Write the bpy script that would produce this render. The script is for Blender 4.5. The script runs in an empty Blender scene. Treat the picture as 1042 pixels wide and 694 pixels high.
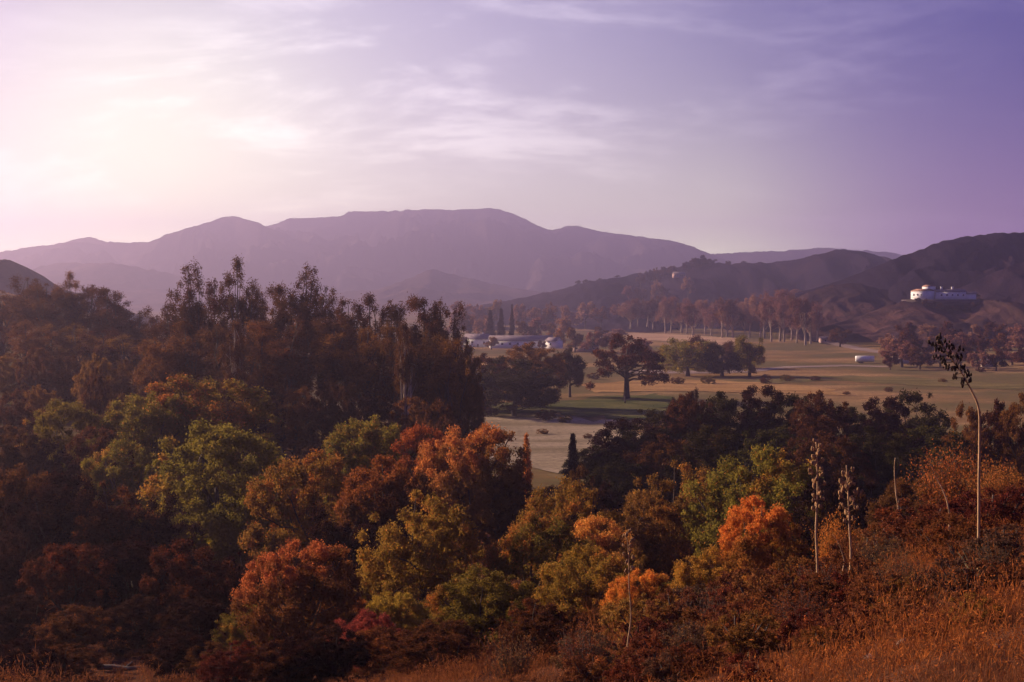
import bpy, math, random
import numpy as np
from mathutils import Vector, Matrix
from mathutils.bvhtree import BVHTree

R = math.radians
rng = np.random.default_rng(11)
random.seed(5)
S = bpy.context.scene
COL = S.collection

# ------------------------------------------------------------------ camera
F, CX, CY, ZC = 1447.0, 521.0, 347.0, 36.0
PITCH = math.atan((347 - 300) / F)
cam_d = bpy.data.cameras.new('camera')
cam = bpy.data.objects.new('camera', cam_d)
COL.objects.link(cam)
cam.location = (0, 0, ZC)
cam.rotation_euler = (math.pi / 2 - PITCH, 0, 0)
cam_d.sensor_width = 36
cam_d.lens = 36 * F / 1042
cam_d.clip_start = 0.3
cam_d.clip_end = 30000
S.camera = cam
CP, SP = math.cos(PITCH), math.sin(PITCH)


def P(px, py, Y):
    """Point at depth Y seen in the photograph at (px, py)."""
    u, v = (px - CX) / F, (CY - py) / F
    d = Vector((u, CP + v * SP, -SP + v * CP))
    return Vector((0, 0, ZC)) + d * (Y / d.y)


# ------------------------------------------------------------------ noise
def _hash(ix, iy, s):
    n = (ix.astype(np.int64) * 374761393 + iy.astype(np.int64) * 668265263 + s * 974634777) & 0x7fffffff
    n = ((n ^ (n >> 13)) * 1274126177) & 0x7fffffff
    n = n ^ (n >> 16)
    return (n & 0xffff) / 65535.0


def vnoise(x, y, s=0):
    x = np.asarray(x, float); y = np.asarray(y, float)
    ix, iy = np.floor(x), np.floor(y)
    fx, fy = x - ix, y - iy
    fx = fx * fx * fx * (fx * (fx * 6 - 15) + 10); fy = fy * fy * fy * (fy * (fy * 6 - 15) + 10)
    a = _hash(ix, iy, s); b = _hash(ix + 1, iy, s); c = _hash(ix, iy + 1, s); d = _hash(ix + 1, iy + 1, s)
    return (a + (b - a) * fx) * (1 - fy) + (c + (d - c) * fx) * fy


def fbm(x, y, s=0, o=4):
    v, a, t = 0, 1.0, 0
    for k in range(o):
        v = v + a * (vnoise(x, y, s + k) - .5); t += a
        x = x * 2.03 + 17.1; y = y * 2.03 + 9.7; a *= .5
    return v / t * 2


# ------------------------------------------------------------------ terrain heights
DS = [1, 10, 25, 45, 60, 90, 120, 150, 200, 250, 300, 400, 600, 900, 1400, 2500, 11000]
TAB = [
    (-2.6, [34, 34, 35, 37, 39, 42, 45, 48, 52, 55, 58, 60, 60, 50, 40, 20, 0]),
    (-0.775, [34, 33, 30, 28, 27, 26, 25, 26, 29, 33, 37, 44, 54, 60, 50, 20, 0]),
    (-180, [34, 32, 28, 23.5, 20, 16, 13, 13, 15, 19, 24, 33, 46, 54, 40, 10, 0]),
    (0, [34, 32, 28, 23, 19, 15, 11, 10, 11, 14, 18, 25, 34, 40, 15, 0, 0]),
    (130, [34, 32, 28, 23, 19.2, 14.2, 10, 9, 10, 12, 14, 17, 20, 20, 8, 0, 0]),
    (250, [34, 32, 28, 23.2, 19.5, 13.5, 9.5, 8.5, 9, 11, 12, 10, 5, 2, 0, 0, 0]),
    (400, [34, 32, 28, 23.6, 19.7, 13.5, 9.5, 8.5, 9.5, 11, 8, 2, 0, 0, 0, 0, 0]),
    (470, [34, 32, 28, 23.8, 19.8, 13.5, 9.2, 7.5, 5, 3, 1, 0, 0, 0, 0, 0, 0]),
    (521, [34, 32.3, 28.5, 24, 20, 13.5, 9, 7, 4, 1.5, 0, 0, 0, 0, 0, 0, 0]),
    (640, [34, 32.6, 28.8, 24.2, 20.7, 14, 9, 5.5, 2, .5, 0, 0, 0, 0, 0, 0, 0]),
    (760, [34, 32.8, 29.2, 25.5, 22.3, 15.5, 9.5, 5.5, 2, .5, 0, 0, 0, 0, 0, 0, 0]),
    (860, [34, 33, 29.6, 26, 23.3, 17, 10, 6, 2, .5, 0, 0, 0, 0, 3, 5, 0]),
    (960, [34, 33, 30, 26.9, 25.6, 21, 12.5, 7, 3, 1, 0, 0, 0, 1, 12, 20, 0]),
    (1042, [34, 33, 30.2, 27.4, 26.6, 23, 14, 8, 4, 1.5, .5, 0, 0, 1.5, 15, 20, 0]),
    (1300, [34, 33, 31, 29, 27, 22, 16, 11, 7, 4, 2, 1, 4, 15, 30, 30, 0]),
    (0.775, [34, 33.5, 32, 31, 30, 28, 25, 22, 18, 14, 11, 10, 14, 25, 40, 30, 0]),
    (2.6, [34, 34, 35, 37, 39, 42, 45, 48, 52, 55, 58, 60, 60, 50, 40, 20, 0]),
]
_AZ = np.array([a if isinstance(a, float) and abs(a) < 4 else math.atan((a - CX) / F) for a, _ in TAB])
_ZT = np.array([z for _, z in TAB], float)
_LD = np.log(np.array(DS, float))


def height(x, y):
    x = np.asarray(x, float); y = np.asarray(y, float)
    r = np.maximum(np.hypot(x, y), 1.0)
    az = np.arctan2(x, y)
    acc = 0
    for dl, da in ((0, 0), (.1, 0), (-.1, 0), (0, .018), (0, -.018)):
        l = np.clip(np.log(r) + dl, 0, _LD[-1] - 1e-6)
        i = np.clip(np.searchsorted(_LD, l, side='right') - 1, 0, len(DS) - 2)
        f = (l - _LD[i]) / (_LD[i + 1] - _LD[i])
        a = np.clip(az + da, _AZ[0] + 1e-6, _AZ[-1] - 1e-6)
        j = np.clip(np.searchsorted(_AZ, a, side='right') - 1, 0, len(_AZ) - 2)
        g = (a - _AZ[j]) / (_AZ[j + 1] - _AZ[j])
        acc = acc + ((_ZT[j, i] * (1 - f) + _ZT[j, i + 1] * f) * (1 - g) + (_ZT[j + 1, i] * (1 - f) + _ZT[j + 1, i + 1] * f) * g)
    z = acc / 5
    near = np.clip(1 - (r - 150) / 250, 0.12, 1) * np.clip(r / 12, 0, 1)
    z = z + near * (1.1 * fbm(x / 24, y / 24, 3, 3) + .35 * fbm(x / 4, y / 4, 9, 3))
    return z


def hz(x, y):
    return float(height(np.array([x]), np.array([y]))[0])


# ------------------------------------------------------------------ mesh helpers
def link_mesh(name, V, faces_n, mats=(), attrs=None, parent=None, smooth=False):
    """V (n,3); faces_n: list of (array (m,k)) with k = 3 or 4."""
    me = bpy.data.meshes.new(name)
    V = np.asarray(V, np.float32)
    me.vertices.add(len(V)); me.vertices.foreach_set('co', V.ravel())
    idx, starts, tot, o = [], [], [], 0
    for f in faces_n:
        f = np.asarray(f, np.int32)
        if len(f) == 0: continue
        idx.append(f.ravel()); k = f.shape[1]
        starts.append(o + np.arange(len(f)) * k); tot.append(np.full(len(f), k)); o += f.size
    idx = np.concatenate(idx); starts = np.concatenate(starts); tot = np.concatenate(tot)
    me.loops.add(len(idx)); me.loops.foreach_set('vertex_index', idx.astype(np.int32))
    me.polygons.add(len(starts)); me.polygons.foreach_set('loop_start', starts.astype(np.int32))
    me.polygons.foreach_set('loop_total', tot.astype(np.int32))
    if smooth: me.polygons.foreach_set('use_smooth', np.ones(len(starts), bool))
    me.update(calc_edges=True)
    for k, v in (attrs or {}).items():
        at = me.attributes.new(k, 'FLOAT', 'POINT'); at.data.foreach_set('value', np.asarray(v, np.float32))
    for m in mats: me.materials.append(m)
    ob = bpy.data.objects.new(name, me); COL.objects.link(ob)
    if parent: ob.parent = parent
    return ob


def mesh_only(name, V, faces_n, attrs=None, smooth=False, mats=()):
    ob = link_mesh(name, V, faces_n, mats, attrs, smooth=smooth)
    me = ob.data
    bpy.data.objects.remove(ob)
    return me


class MB:
    """Collects solid pieces for one mesh object."""
    def __init__(s): s.v, s.t, s.q, s.n = [], [], [], 0
    def add(s, V, q=(), t=()):
        V = np.asarray(V, float); s.v.append(V)
        if len(q): s.q.append(np.asarray(q, int) + s.n)
        if len(t): s.t.append(np.asarray(t, int) + s.n)
        s.n += len(V)
    def box(s, c, d, rz=0.0, taper=1.0):
        c = np.array(c, float); hx, hy, hh = d[0] / 2, d[1] / 2, d[2] / 2
        V = np.array([(-hx, -hy, -hh), (hx, -hy, -hh), (hx, hy, -hh), (-hx, hy, -hh),
                      (-hx * taper, -hy * taper, hh), (hx * taper, -hy * taper, hh), (hx * taper, hy * taper, hh), (-hx * taper, hy * taper, hh)])
        if rz:
            ca, sa = math.cos(rz), math.sin(rz); V = np.c_[V[:, 0] * ca - V[:, 1] * sa, V[:, 0] * sa + V[:, 1] * ca, V[:, 2]]
        s.add(V + c, [(0, 3, 2, 1), (4, 5, 6, 7), (0, 1, 5, 4), (1, 2, 6, 5), (2, 3, 7, 6), (3, 0, 4, 7)])
    def gable(s, c, d, over=.5, th=.25):
        """A gabled roof with thickness, ridge along x, base centre c, size d."""
        c = np.array(c, float); hx, hy, h = d[0] / 2 + over, d[1] / 2 + over, d[2]
        V = []
        for x in (-hx, hx):
            V += [(x, -hy, 0), (x, 0, h), (x, hy, 0), (x, hy, -th), (x, 0, h - th), (x, -hy, -th)]
        s.add(np.array(V) + c, [(0, 6, 7, 1), (1, 7, 8, 2), (2, 8, 9, 3), (3, 9, 10, 4), (4, 10, 11, 5), (5, 11, 6, 0),
                                (0, 1, 4, 5), (1, 2, 3, 4), (7, 6, 11, 10), (8, 7, 10, 9)])
    def tube(s, pts, rad, n=6, cap=True):
        pts = np.asarray(pts, float); k = len(pts)
        rad = np.broadcast_to(np.asarray(rad, float), (k,))
        T = np.gradient(pts, axis=0); T /= np.linalg.norm(T, axis=1)[:, None] + 1e-9
        ref = np.array([.31, .87, .38]); A = np.cross(T, ref); A /= np.linalg.norm(A, axis=1)[:, None] + 1e-9
        B = np.cross(T, A)
        th = np.linspace(0, 2 * np.pi, n, endpoint=False)
        V = (pts[:, None] + rad[:, None, None] * (A[:, None] * np.cos(th)[None, :, None] + B[:, None] * np.sin(th)[None, :, None])).reshape(-1, 3)
        i = np.arange(k - 1)[:, None] * n + np.arange(n)[None]; j = np.arange(k - 1)[:, None] * n + (np.arange(n)[None] + 1) % n
        q = np.stack([i, j, j + n, i + n], -1).reshape(-1, 4)
        V = np.vstack([V, pts[-1] + T[-1] * rad[-1] * .5]); top = len(V) - 1
        t = [(top - n + a, top - n + (a + 1) % n, top) for a in range(n)]
        s.add(V, q, t)
    def blob(s, c, r, seed=0, amp=.25, nu=10, nv=7):
        c = np.array(c, float); r = np.array(r, float)
        V = [(0, 0, -1)]
        for a in range(1, nv):
            ph = -math.pi / 2 + math.pi * a / nv
            for b in range(nu):
                t = 2 * math.pi * b / nu
                V.append((math.cos(ph) * math.cos(t), math.cos(ph) * math.sin(t), math.sin(ph)))
        V.append((0, 0, 1)); V = np.array(V)
        V = V * (1 + amp * fbm(V[:, 0] * 1.7 + seed * 3.1 + V[:, 2], V[:, 1] * 1.7 + V[:, 2] * 1.3, seed, 3))[:, None]
        q, t = [], []
        for a in range(nv - 2):
            for b in range(nu):
                i, j = 1 + a * nu + b, 1 + a * nu + (b + 1) % nu; q.append((i, j, j + nu, i + nu))
        L = len(V) - 1
        for b in range(nu):
            t.append((0, 1 + (b + 1) % nu, 1 + b)); t.append((L, L - nu + b, L - nu + (b + 1) % nu))
        s.add(V * r + c, q, t)
    def build(s, name, mat, parent=None, smooth=False):
        return link_mesh(name, np.vstack(s.v), [np.vstack(a) for a in (s.q, s.t) if len(a)], [mat] if mat else [], parent=parent, smooth=smooth)
    def mesh(s, name, smooth=False, mats=()):
        return mesh_only(name, np.vstack(s.v), [np.vstack(a) for a in (s.q, s.t) if len(a)], smooth=smooth, mats=mats)


def tag(o, label=None, cat=None, group=None, kind=None):
    if label: o['label'] = label
    if cat: o['category'] = cat
    if group: o['group'] = group
    if kind: o['kind'] = kind
    return o


def empty(name, loc, rz=0, scale=(1, 1, 1)):
    o = bpy.data.objects.new(name, None); COL.objects.link(o)
    o.empty_display_size = .2
    o.location = loc; o.rotation_euler = (0, 0, rz); o.scale = scale
    return o


# ------------------------------------------------------------------ materials
def new_mat(name):
    m = bpy.data.materials.new(name); m.use_nodes = True
    nt = m.node_tree; nt.nodes.clear()
    out = nt.nodes.new('ShaderNodeOutputMaterial')
    return m, nt, out


def N(nt, t, **kw):
    n = nt.nodes.new(t)
    for k, v in kw.items(): setattr(n, k, v)
    return n


def mixc(nt, fac, a, b, mode='MIX'):
    n = N(nt, 'ShaderNodeMix', data_type='RGBA', blend_type=mode)
    for sock, v in ((n.inputs['Factor'], fac), (n.inputs['A'], a), (n.inputs['B'], b)):
        if hasattr(v, 'is_linked'): nt.links.new(v, sock)
        elif isinstance(v, (int, float)): sock.default_value = v
        else: sock.default_value = (*v, 1)
    return n.outputs['Result']


def ramp(nt, src, stops):
    n = N(nt, 'ShaderNodeMapRange'); nt.links.new(src, n.inputs[0])
    n.inputs[1].default_value, n.inputs[2].default_value = stops
    n.interpolation_type = 'SMOOTHSTEP'
    return n.outputs[0]


def noise_n(nt, vec, scale, detail=4, rough=.6, stretch=None):
    if stretch:
        mp = N(nt, 'ShaderNodeMapping'); nt.links.new(vec, mp.inputs[0]); mp.inputs['Scale'].default_value = stretch
        vec = mp.outputs[0]
    n = N(nt, 'ShaderNodeTexNoise'); nt.links.new(vec, n.inputs['Vector'])
    n.inputs['Scale'].default_value = scale; n.inputs['Detail'].default_value = detail; n.inputs['Roughness'].default_value = rough
    return n.outputs['Fac']


def leaf_mat(name, a, b, autumn_sun=(.28, .07, .015), trans=.45):
    m, nt, out = new_mat(name)
    t = N(nt, 'ShaderNodeAttribute', attribute_name='tint').outputs['Fac']
    au = N(nt, 'ShaderNodeAttribute', attribute_name='autumn_sun').outputs['Fac']
    c = mixc(nt, t, a, b)
    c = mixc(nt, au, c, autumn_sun)
    oi = N(nt, 'ShaderNodeObjectInfo').outputs['Random']
    hs = N(nt, 'ShaderNodeHueSaturation')
    mr = N(nt, 'ShaderNodeMapRange'); nt.links.new(oi, mr.inputs[0]); mr.inputs[3].default_value = .484; mr.inputs[4].default_value = .514
    mv = N(nt, 'ShaderNodeMapRange'); nt.links.new(oi, mv.inputs[0]); mv.inputs[3].default_value = .8; mv.inputs[4].default_value = 1.2
    nt.links.new(mr.outputs[0], hs.inputs['Hue']); nt.links.new(mv.outputs[0], hs.inputs['Value']); nt.links.new(c, hs.inputs['Color'])
    d = N(nt, 'ShaderNodeBsdfDiffuse'); tr = N(nt, 'ShaderNodeBsdfTranslucent')
    nt.links.new(hs.outputs[0], d.inputs[0]); nt.links.new(hs.outputs[0], tr.inputs[0])
    mx = N(nt, 'ShaderNodeMixShader'); mx.inputs[0].default_value = trans
    nt.links.new(d.outputs[0], mx.inputs[1]); nt.links.new(tr.outputs[0], mx.inputs[2]); nt.links.new(mx.outputs[0], out.inputs[0])
    return m


def plain(name, col, var=.3, scale=3.0, rough=.8, col2=None, stretch=None):
    m, nt, out = new_mat(name)
    tc = N(nt, 'ShaderNodeTexCoord').outputs['Object']
    f = noise_n(nt, tc, scale, 5, .65, stretch)
    c2 = col2 or tuple(x * (1 - var) for x in col)
    c = mixc(nt, ramp(nt, f, (.35, .65)), col, c2)
    b = N(nt, 'ShaderNodeBsdfPrincipled'); nt.links.new(c, b.inputs['Base Color']); b.inputs['Roughness'].default_value = rough
    b.inputs['Specular IOR Level'].default_value = .2
    nt.links.new(b.outputs[0], out.inputs[0])
    return m


M = {}
M['olive'] = leaf_mat('olive_leaves', (.125, .10, .02), (.25, .18, .03), (.62, .21, .04))
M['gold'] = leaf_mat('gold_leaves', (.19, .12, .022), (.38, .22, .036), (.66, .24, .04))
M['rust'] = leaf_mat('rust_leaves', (.15, .08, .023), (.28, .125, .03), (.66, .235, .055))
M['orange'] = leaf_mat('orange_leaves', (.18, .095, .024), (.46, .19, .034), (.8, .27, .045))
M['poplar'] = leaf_mat('poplar_leaves', (.46, .19, .03), (.68, .30, .05), (.8, .3, .05), .5)
M['crimson'] = leaf_mat('crimson_leaves', (0.182, 0.042, 0.031), (0.336, 0.063, 0.042), (0.476, 0.098, 0.056))
M['brown'] = leaf_mat('brown_leaves', (.125, .058, .019), (.23, .098, .027), (.5, .16, .03))
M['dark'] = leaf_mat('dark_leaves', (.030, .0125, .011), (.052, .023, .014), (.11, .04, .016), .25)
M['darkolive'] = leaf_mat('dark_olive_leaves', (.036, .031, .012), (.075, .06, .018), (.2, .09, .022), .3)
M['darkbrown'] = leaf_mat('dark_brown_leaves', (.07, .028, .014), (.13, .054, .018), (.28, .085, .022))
M['euc'] = leaf_mat('eucalyptus_leaves', (.075, .034, .017), (.14, .064, .024), (.32, .11, .025), .35)
M['pinkbrown'] = leaf_mat('pink_brown_leaves', (.21, .105, .075), (.32, .16, .10), (.42, .17, .06))  # paler, pinker leaf colour used on the distant trees
M['brush'] = leaf_mat('brush_leaves', (.10, .034, .018), (.25, .09, .034), (.42, .12, .028), .3)
M['greybrush'] = leaf_mat('grey_brush_leaves', (.085, .045, .026), (.18, .10, .05), (.34, .12, .035), .3)
M['redscrub'] = leaf_mat('red_scrub_leaves', (.075, .022, .014), (.16, .045, .022), (.34, .085, .025), .35)
M['bark'] = plain('bark', (.10, .07, .05), .5, 4)
M['palebark'] = plain('pale_bark', (.42, .33, .25), .5, 1.2, col2=(.2, .14, .1), stretch=(1, 1, .3))
M['stalk'] = plain('dry_stalk', (.5, .32, .16), .45, 6, stretch=(1, 1, .2))
M['agave'] = plain('agave_leaves', (.10, .095, .05), .4, 3)
M['pod'] = plain('seed_pods', (.035, .018, .012), .4, 8)
M['drypod'] = plain('dry_pods', (.42, .24, .10), .5, 8)
M['white'] = plain('white_paint', (.84, .82, .79), .12, .6)
M['cream'] = plain('cream_wall', (.5, .42, .34), .15, .5)
M['pinkwall'] = plain('pink_wall', (.5, .33, .28), .2, .4)
M['roof_tan'] = plain('tan_roof', (.38, .2, .12), .3, .8)
M['roof_grey'] = plain('grey_roof', (.22, .17, .18), .3, .8)
M['roof_dark'] = plain('dark_roof', (.07, .05, .05), .3, .8)
M['glass'] = plain('dark_glass', (.02, .02, .03), .2, 2, .15)
M['rubber'] = plain('rubber', (.02, .02, .02), .2, 2)
M['metal'] = plain('grey_metal', (.3, .3, .3), .3, 2, .4)
M['rock'] = plain('pale_rock', (.34, .26, .2), .45, 9)
M['wood'] = plain('weathered_wood', (.13, .095, .075), .4, 3, stretch=(.3, 3, 3))
M['dirt'] = plain('packed_dirt', (.30, .21, .16), .25, .06, col2=(.2, .14, .1))


def ground_mat():
    m, nt, out = new_mat('dry_ground')
    g = N(nt, 'ShaderNodeNewGeometry').outputs['Position']
    big = noise_n(nt, g, .012, 5, .6)
    streak = noise_n(nt, g, .03, 5, .65, (.25, 1, 1))
    fine = noise_n(nt, g, .6, 4, .7)
    speck = noise_n(nt, g, 5, 3, .7)
    c = mixc(nt, ramp(nt, streak, (.38, .62)), (.22, .13, .055), (.40, .25, .115))
    c = mixc(nt, ramp(nt, big, (.38, .57)), c, (.115, .105, .044))
    c = mixc(nt, ramp(nt, noise_n(nt, g, .05, 5, .7, (.12, 1, 1)), (.55, .7)), c, (.12, .075, .04))
    c = mixc(nt, ramp(nt, fine, (.35, .75)), c, (.14, .08, .04))
    # brown leaf litter on the near slope
    ln = N(nt, 'ShaderNodeVectorMath', operation='LENGTH'); nt.links.new(g, ln.inputs[0])
    near = ramp(nt, ln.outputs['Value'], (280, 180))
    lit = mixc(nt, ramp(nt, speck, (.35, .65)), (.05, .022, .014), (.12, .05, .025))
    c = mixc(nt, near, c, lit)
    d = N(nt, 'ShaderNodeBsdfDiffuse'); nt.links.new(c, d.inputs[0])
    bp = N(nt, 'ShaderNodeBump'); bp.inputs['Strength'].default_value = .6; bp.inputs['Distance'].default_value = .3
    nt.links.new(fine, bp.inputs['Height']); nt.links.new(bp.outputs[0], d.inputs['Normal'])
    nt.links.new(d.outputs[0], out.inputs[0])
    return m


def hill_mat(name, grass, scrub, lo, hi, scale=.006):
    m, nt, out = new_mat(name)
    g = N(nt, 'ShaderNodeNewGeometry').outputs['Position']
    a = noise_n(nt, g, scale, 7, .68)
    b = noise_n(nt, g, scale * 9, 6, .75)
    c = mixc(nt, ramp(nt, a, (lo, hi)), scrub, grass)
    c = mixc(nt, ramp(nt, b, (.46, .6)), c, scrub)
    d = N(nt, 'ShaderNodeBsdfDiffuse'); nt.links.new(c, d.inputs[0])
    bp = N(nt, 'ShaderNodeBump'); bp.inputs['Strength'].default_value = .8; bp.inputs['Distance'].default_value = 4
    nt.links.new(b, bp.inputs['Height']); nt.links.new(bp.outputs[0], d.inputs['Normal'])
    nt.links.new(d.outputs[0], out.inputs[0])
    return m


def field_mat(name, a, b, scale, stretch, lo=.4, hi=.6):
    m, nt, out = new_mat(name)
    g = N(nt, 'ShaderNodeNewGeometry').outputs['Position']
    c = mixc(nt, ramp(nt, noise_n(nt, g, scale, 5, .65, stretch), (lo, hi)), a, b)
    c = mixc(nt, ramp(nt, noise_n(nt, g, .7, 4, .7), (.4, .8)), c, tuple(x * .6 for x in a))
    d = N(nt, 'ShaderNodeBsdfDiffuse'); nt.links.new(c, d.inputs[0]); nt.links.new(d.outputs[0], out.inputs[0])
    return m


# ------------------------------------------------------------------ ground sheet
def build_ground():
    az = np.concatenate([np.linspace(-math.pi, -.85, 46)[:-1], np.linspace(-.85, .85, 330), np.linspace(.85, math.pi, 46)[1:]])
    rr = np.concatenate([[0.6], np.geomspace(2, 8800, 340)])
    A, Rr = np.meshgrid(az, rr)
    X, Y = Rr * np.sin(A), Rr * np.cos(A)
    Z = height(X, Y)
    na, nr = len(az), len(rr)
    V = np.stack([X, Y, Z], -1).reshape(-1, 3)
    i = (np.arange(nr - 1)[:, None] * na + np.arange(na - 1)[None])
    q = np.stack([i, i + 1, i + 1 + na, i + na], -1).reshape(-1, 4)[:, ::-1]
    o = link_mesh('ground', V, [q], [ground_mat()], smooth=True)
    tag(o, kind='structure')
    return o


ground = build_ground()


def ridge(name, D, pts, front, back, mat, base=-2.0, gully=.35, lam=180, seed=1, step=2.5, nv=64, rough=1.5):
    pts = np.array(pts, float)
    px = np.arange(pts[0, 0], pts[-1, 0] + .1, step)
    # smooth interpolation of the outline
    py = np.interp(px, pts[:, 0], pts[:, 1])
    k = np.array([1, 2, 3, 2, 1.]) / 9
    py = np.convolve(np.pad(py, 2, mode='edge'), k, 'valid')
    py = py + fbm(px / 6, px * 0 + seed, seed + 50, 4) * rough
    off = fbm(px / 60, px * 0, seed + 7, 3) * front * .22
    crest = np.array([P(a, b, D + o) for a, b, o in zip(px, py, off)])
    t = np.concatenate([-np.linspace(1, 0, nv) ** 1.15 * front, np.linspace(0, 1, 14)[1:] * back])
    T, CXX = np.meshgrid(t, crest[:, 0]); _, CYY = np.meshgrid(t, crest[:, 1]); _, CZ = np.meshgrid(t, crest[:, 2])
    s = np.where(T < 0, 1 + T / front, 1 - T / back)
    edge = np.minimum(np.arange(len(px)), np.arange(len(px))[::-1])[:, None]
    X = CXX; Y = CYY + T
    h = np.maximum(CZ - base, 1)
    s2 = s ** 1.25
    w = np.clip(4 * s * (1 - s), 0, 1)
    rid = 1 - np.abs(fbm(X / lam + .35 * fbm(X / lam, Y / lam, seed + 2, 2), Y / (lam * 2.2), seed, 6)) * 2
    Z = base + h * (s2 + gully * w * (rid - .72)) + h * .02 * fbm(X / (lam * .2), Y / (lam * .2), seed + 4, 3) * w
    Z = np.where(s <= 0.001, base - 8, Z)
    V = np.stack([X, Y, Z], -1).reshape(-1, 3)
    nt_, nx = len(t), len(px)
    i = (np.arange(nx - 1)[:, None] * nt_ + np.arange(nt_ - 1)[None])
    q = np.stack([i, i + nt_, i + nt_ + 1, i + 1], -1).reshape(-1, 4)
    o = link_mesh(name, V, [q], [mat], smooth=True)
    tag(o, kind='structure')
    return o


HM_far = hill_mat('far_mountain', (.13, .09, .085), (.042, .032, .038), .36, .7, .0032)
HM_mid = hill_mat('dry_hill', (.15, .09, .075), (.05, .034, .034), .40, .66, .006)
HM_dark = hill_mat('shaded_scrub_hill', (.05, .028, .036), (.014, .010, .018), .46, .72, .006)  # shade and violet air of the dark hills put into the albedo
HM_slope = hill_mat('brown_slope', (.13, .065, .05), (.035, .022, .022), .40, .70, .009)

hills = []
hills.append(ridge('mountain', 7000, [(150, 262), (230, 240), (275, 230), (295, 222), (325, 221), (345, 220), (360, 214), (395, 215), (430, 213), (465, 214), (500, 212), (520, 216), (540, 226), (560, 235), (582, 229), (600, 233), (625, 238), (650, 240), (680, 244), (700, 250), (720, 257), (760, 272), (830, 292)], 2200, 1000, HM_far, seed=3, lam=330, gully=.75))
hills.append(ridge('mountain', 5800, [(-420, 250), (-250, 256), (-100, 262), (10, 264), (28, 252), (60, 248), (90, 241), (110, 246), (150, 247), (165, 240), (200, 229), (235, 219), (255, 224), (275, 232), (310, 246), (360, 262), (430, 276), (520, 290)], 1600, 1000, HM_far, seed=8, lam=260, gully=.7))
hills.append(ridge('hills', 4100, [(-350, 262), (-100, 270), (20, 277), (60, 267), (120, 268), (200, 284), (270, 292), (330, 299), (385, 294), (440, 274), (480, 284), (540, 296), (600, 299)], 1100, 900, HM_mid, seed=12, lam=240, gully=.4))
hills.append(ridge('mountain', 7600, [(640, 275), (700, 262), (740, 257), (800, 255), (840, 252), (870, 254), (905, 256), (925, 262), (990, 272), (1060, 280)], 1400, 700, HM_far, seed=21, lam=300))
hills.append(ridge('hills', 2100, [(480, 312), (520, 305), (560, 297), (600, 286), (640, 280), (680, 273), (700, 270), (720, 268), (750, 268), (790, 267), (820, 262), (850, 254), (880, 256), (905, 263), (940, 278), (990, 292), (1060, 300)], 700, 700, HM_dark, seed=31, lam=130, gully=.55))
hills.append(ridge('hills', 1330, [(770, 312), (800, 304), (830, 294), (860, 284), (885, 274), (905, 265), (930, 257), (960, 245), (980, 241), (1010, 238), (1042, 236), (1100, 233), (1180, 230), (1300, 228), (1500, 236), (1700, 250)], 330, 700, HM_dark, seed=44, lam=120, gully=.6))
hills.append(ridge('hills', 1130, [(940, 316), (965, 302), (985, 290), (1010, 278), (1042, 266), (1120, 250), (1250, 244), (1500, 246)], 190, 420, HM_dark, seed=52, lam=90, gully=.4))
hills.append(ridge('hills', 1230, [(785, 314), (805, 305), (835, 293), (865, 287), (890, 292), (930, 303), (960, 309)], 190, 260, HM_slope, seed=61, lam=80, gully=.4))
hills.append(ridge('hills', 850, [(-500, 235), (-250, 246), (-80, 256), (0, 263), (12, 264), (24, 276), (40, 294), (64, 314), (100, 328), (180, 338)], 330, 380, HM_mid, base=10, seed=71, lam=70, gully=.25, rough=1.6))
hills.append(ridge('hills', 1060, [(850, 330), (880, 321), (905, 311), (930, 304), (990, 303), (1042, 309), (1120, 310), (1250, 306)], 230, 300, HM_slope, base=-2, seed=81, lam=70, gully=.2))

# everything that can carry a tree or a house
_v, _f = [], []
for o in [ground] + hills:
    n = len(_v)
    _v += [v.co[:] for v in o.data.vertices]
    _f += [tuple(i + n for i in p.vertices) for p in o.data.polygons]
BVH = BVHTree.FromPolygons(_v, _f)
del _v, _f


def gz(x, y):
    h = BVH.ray_cast(Vector((x, y, 900)), Vector((0, 0, -1)))
    return h[0].z if h[0] else 0.0


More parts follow.
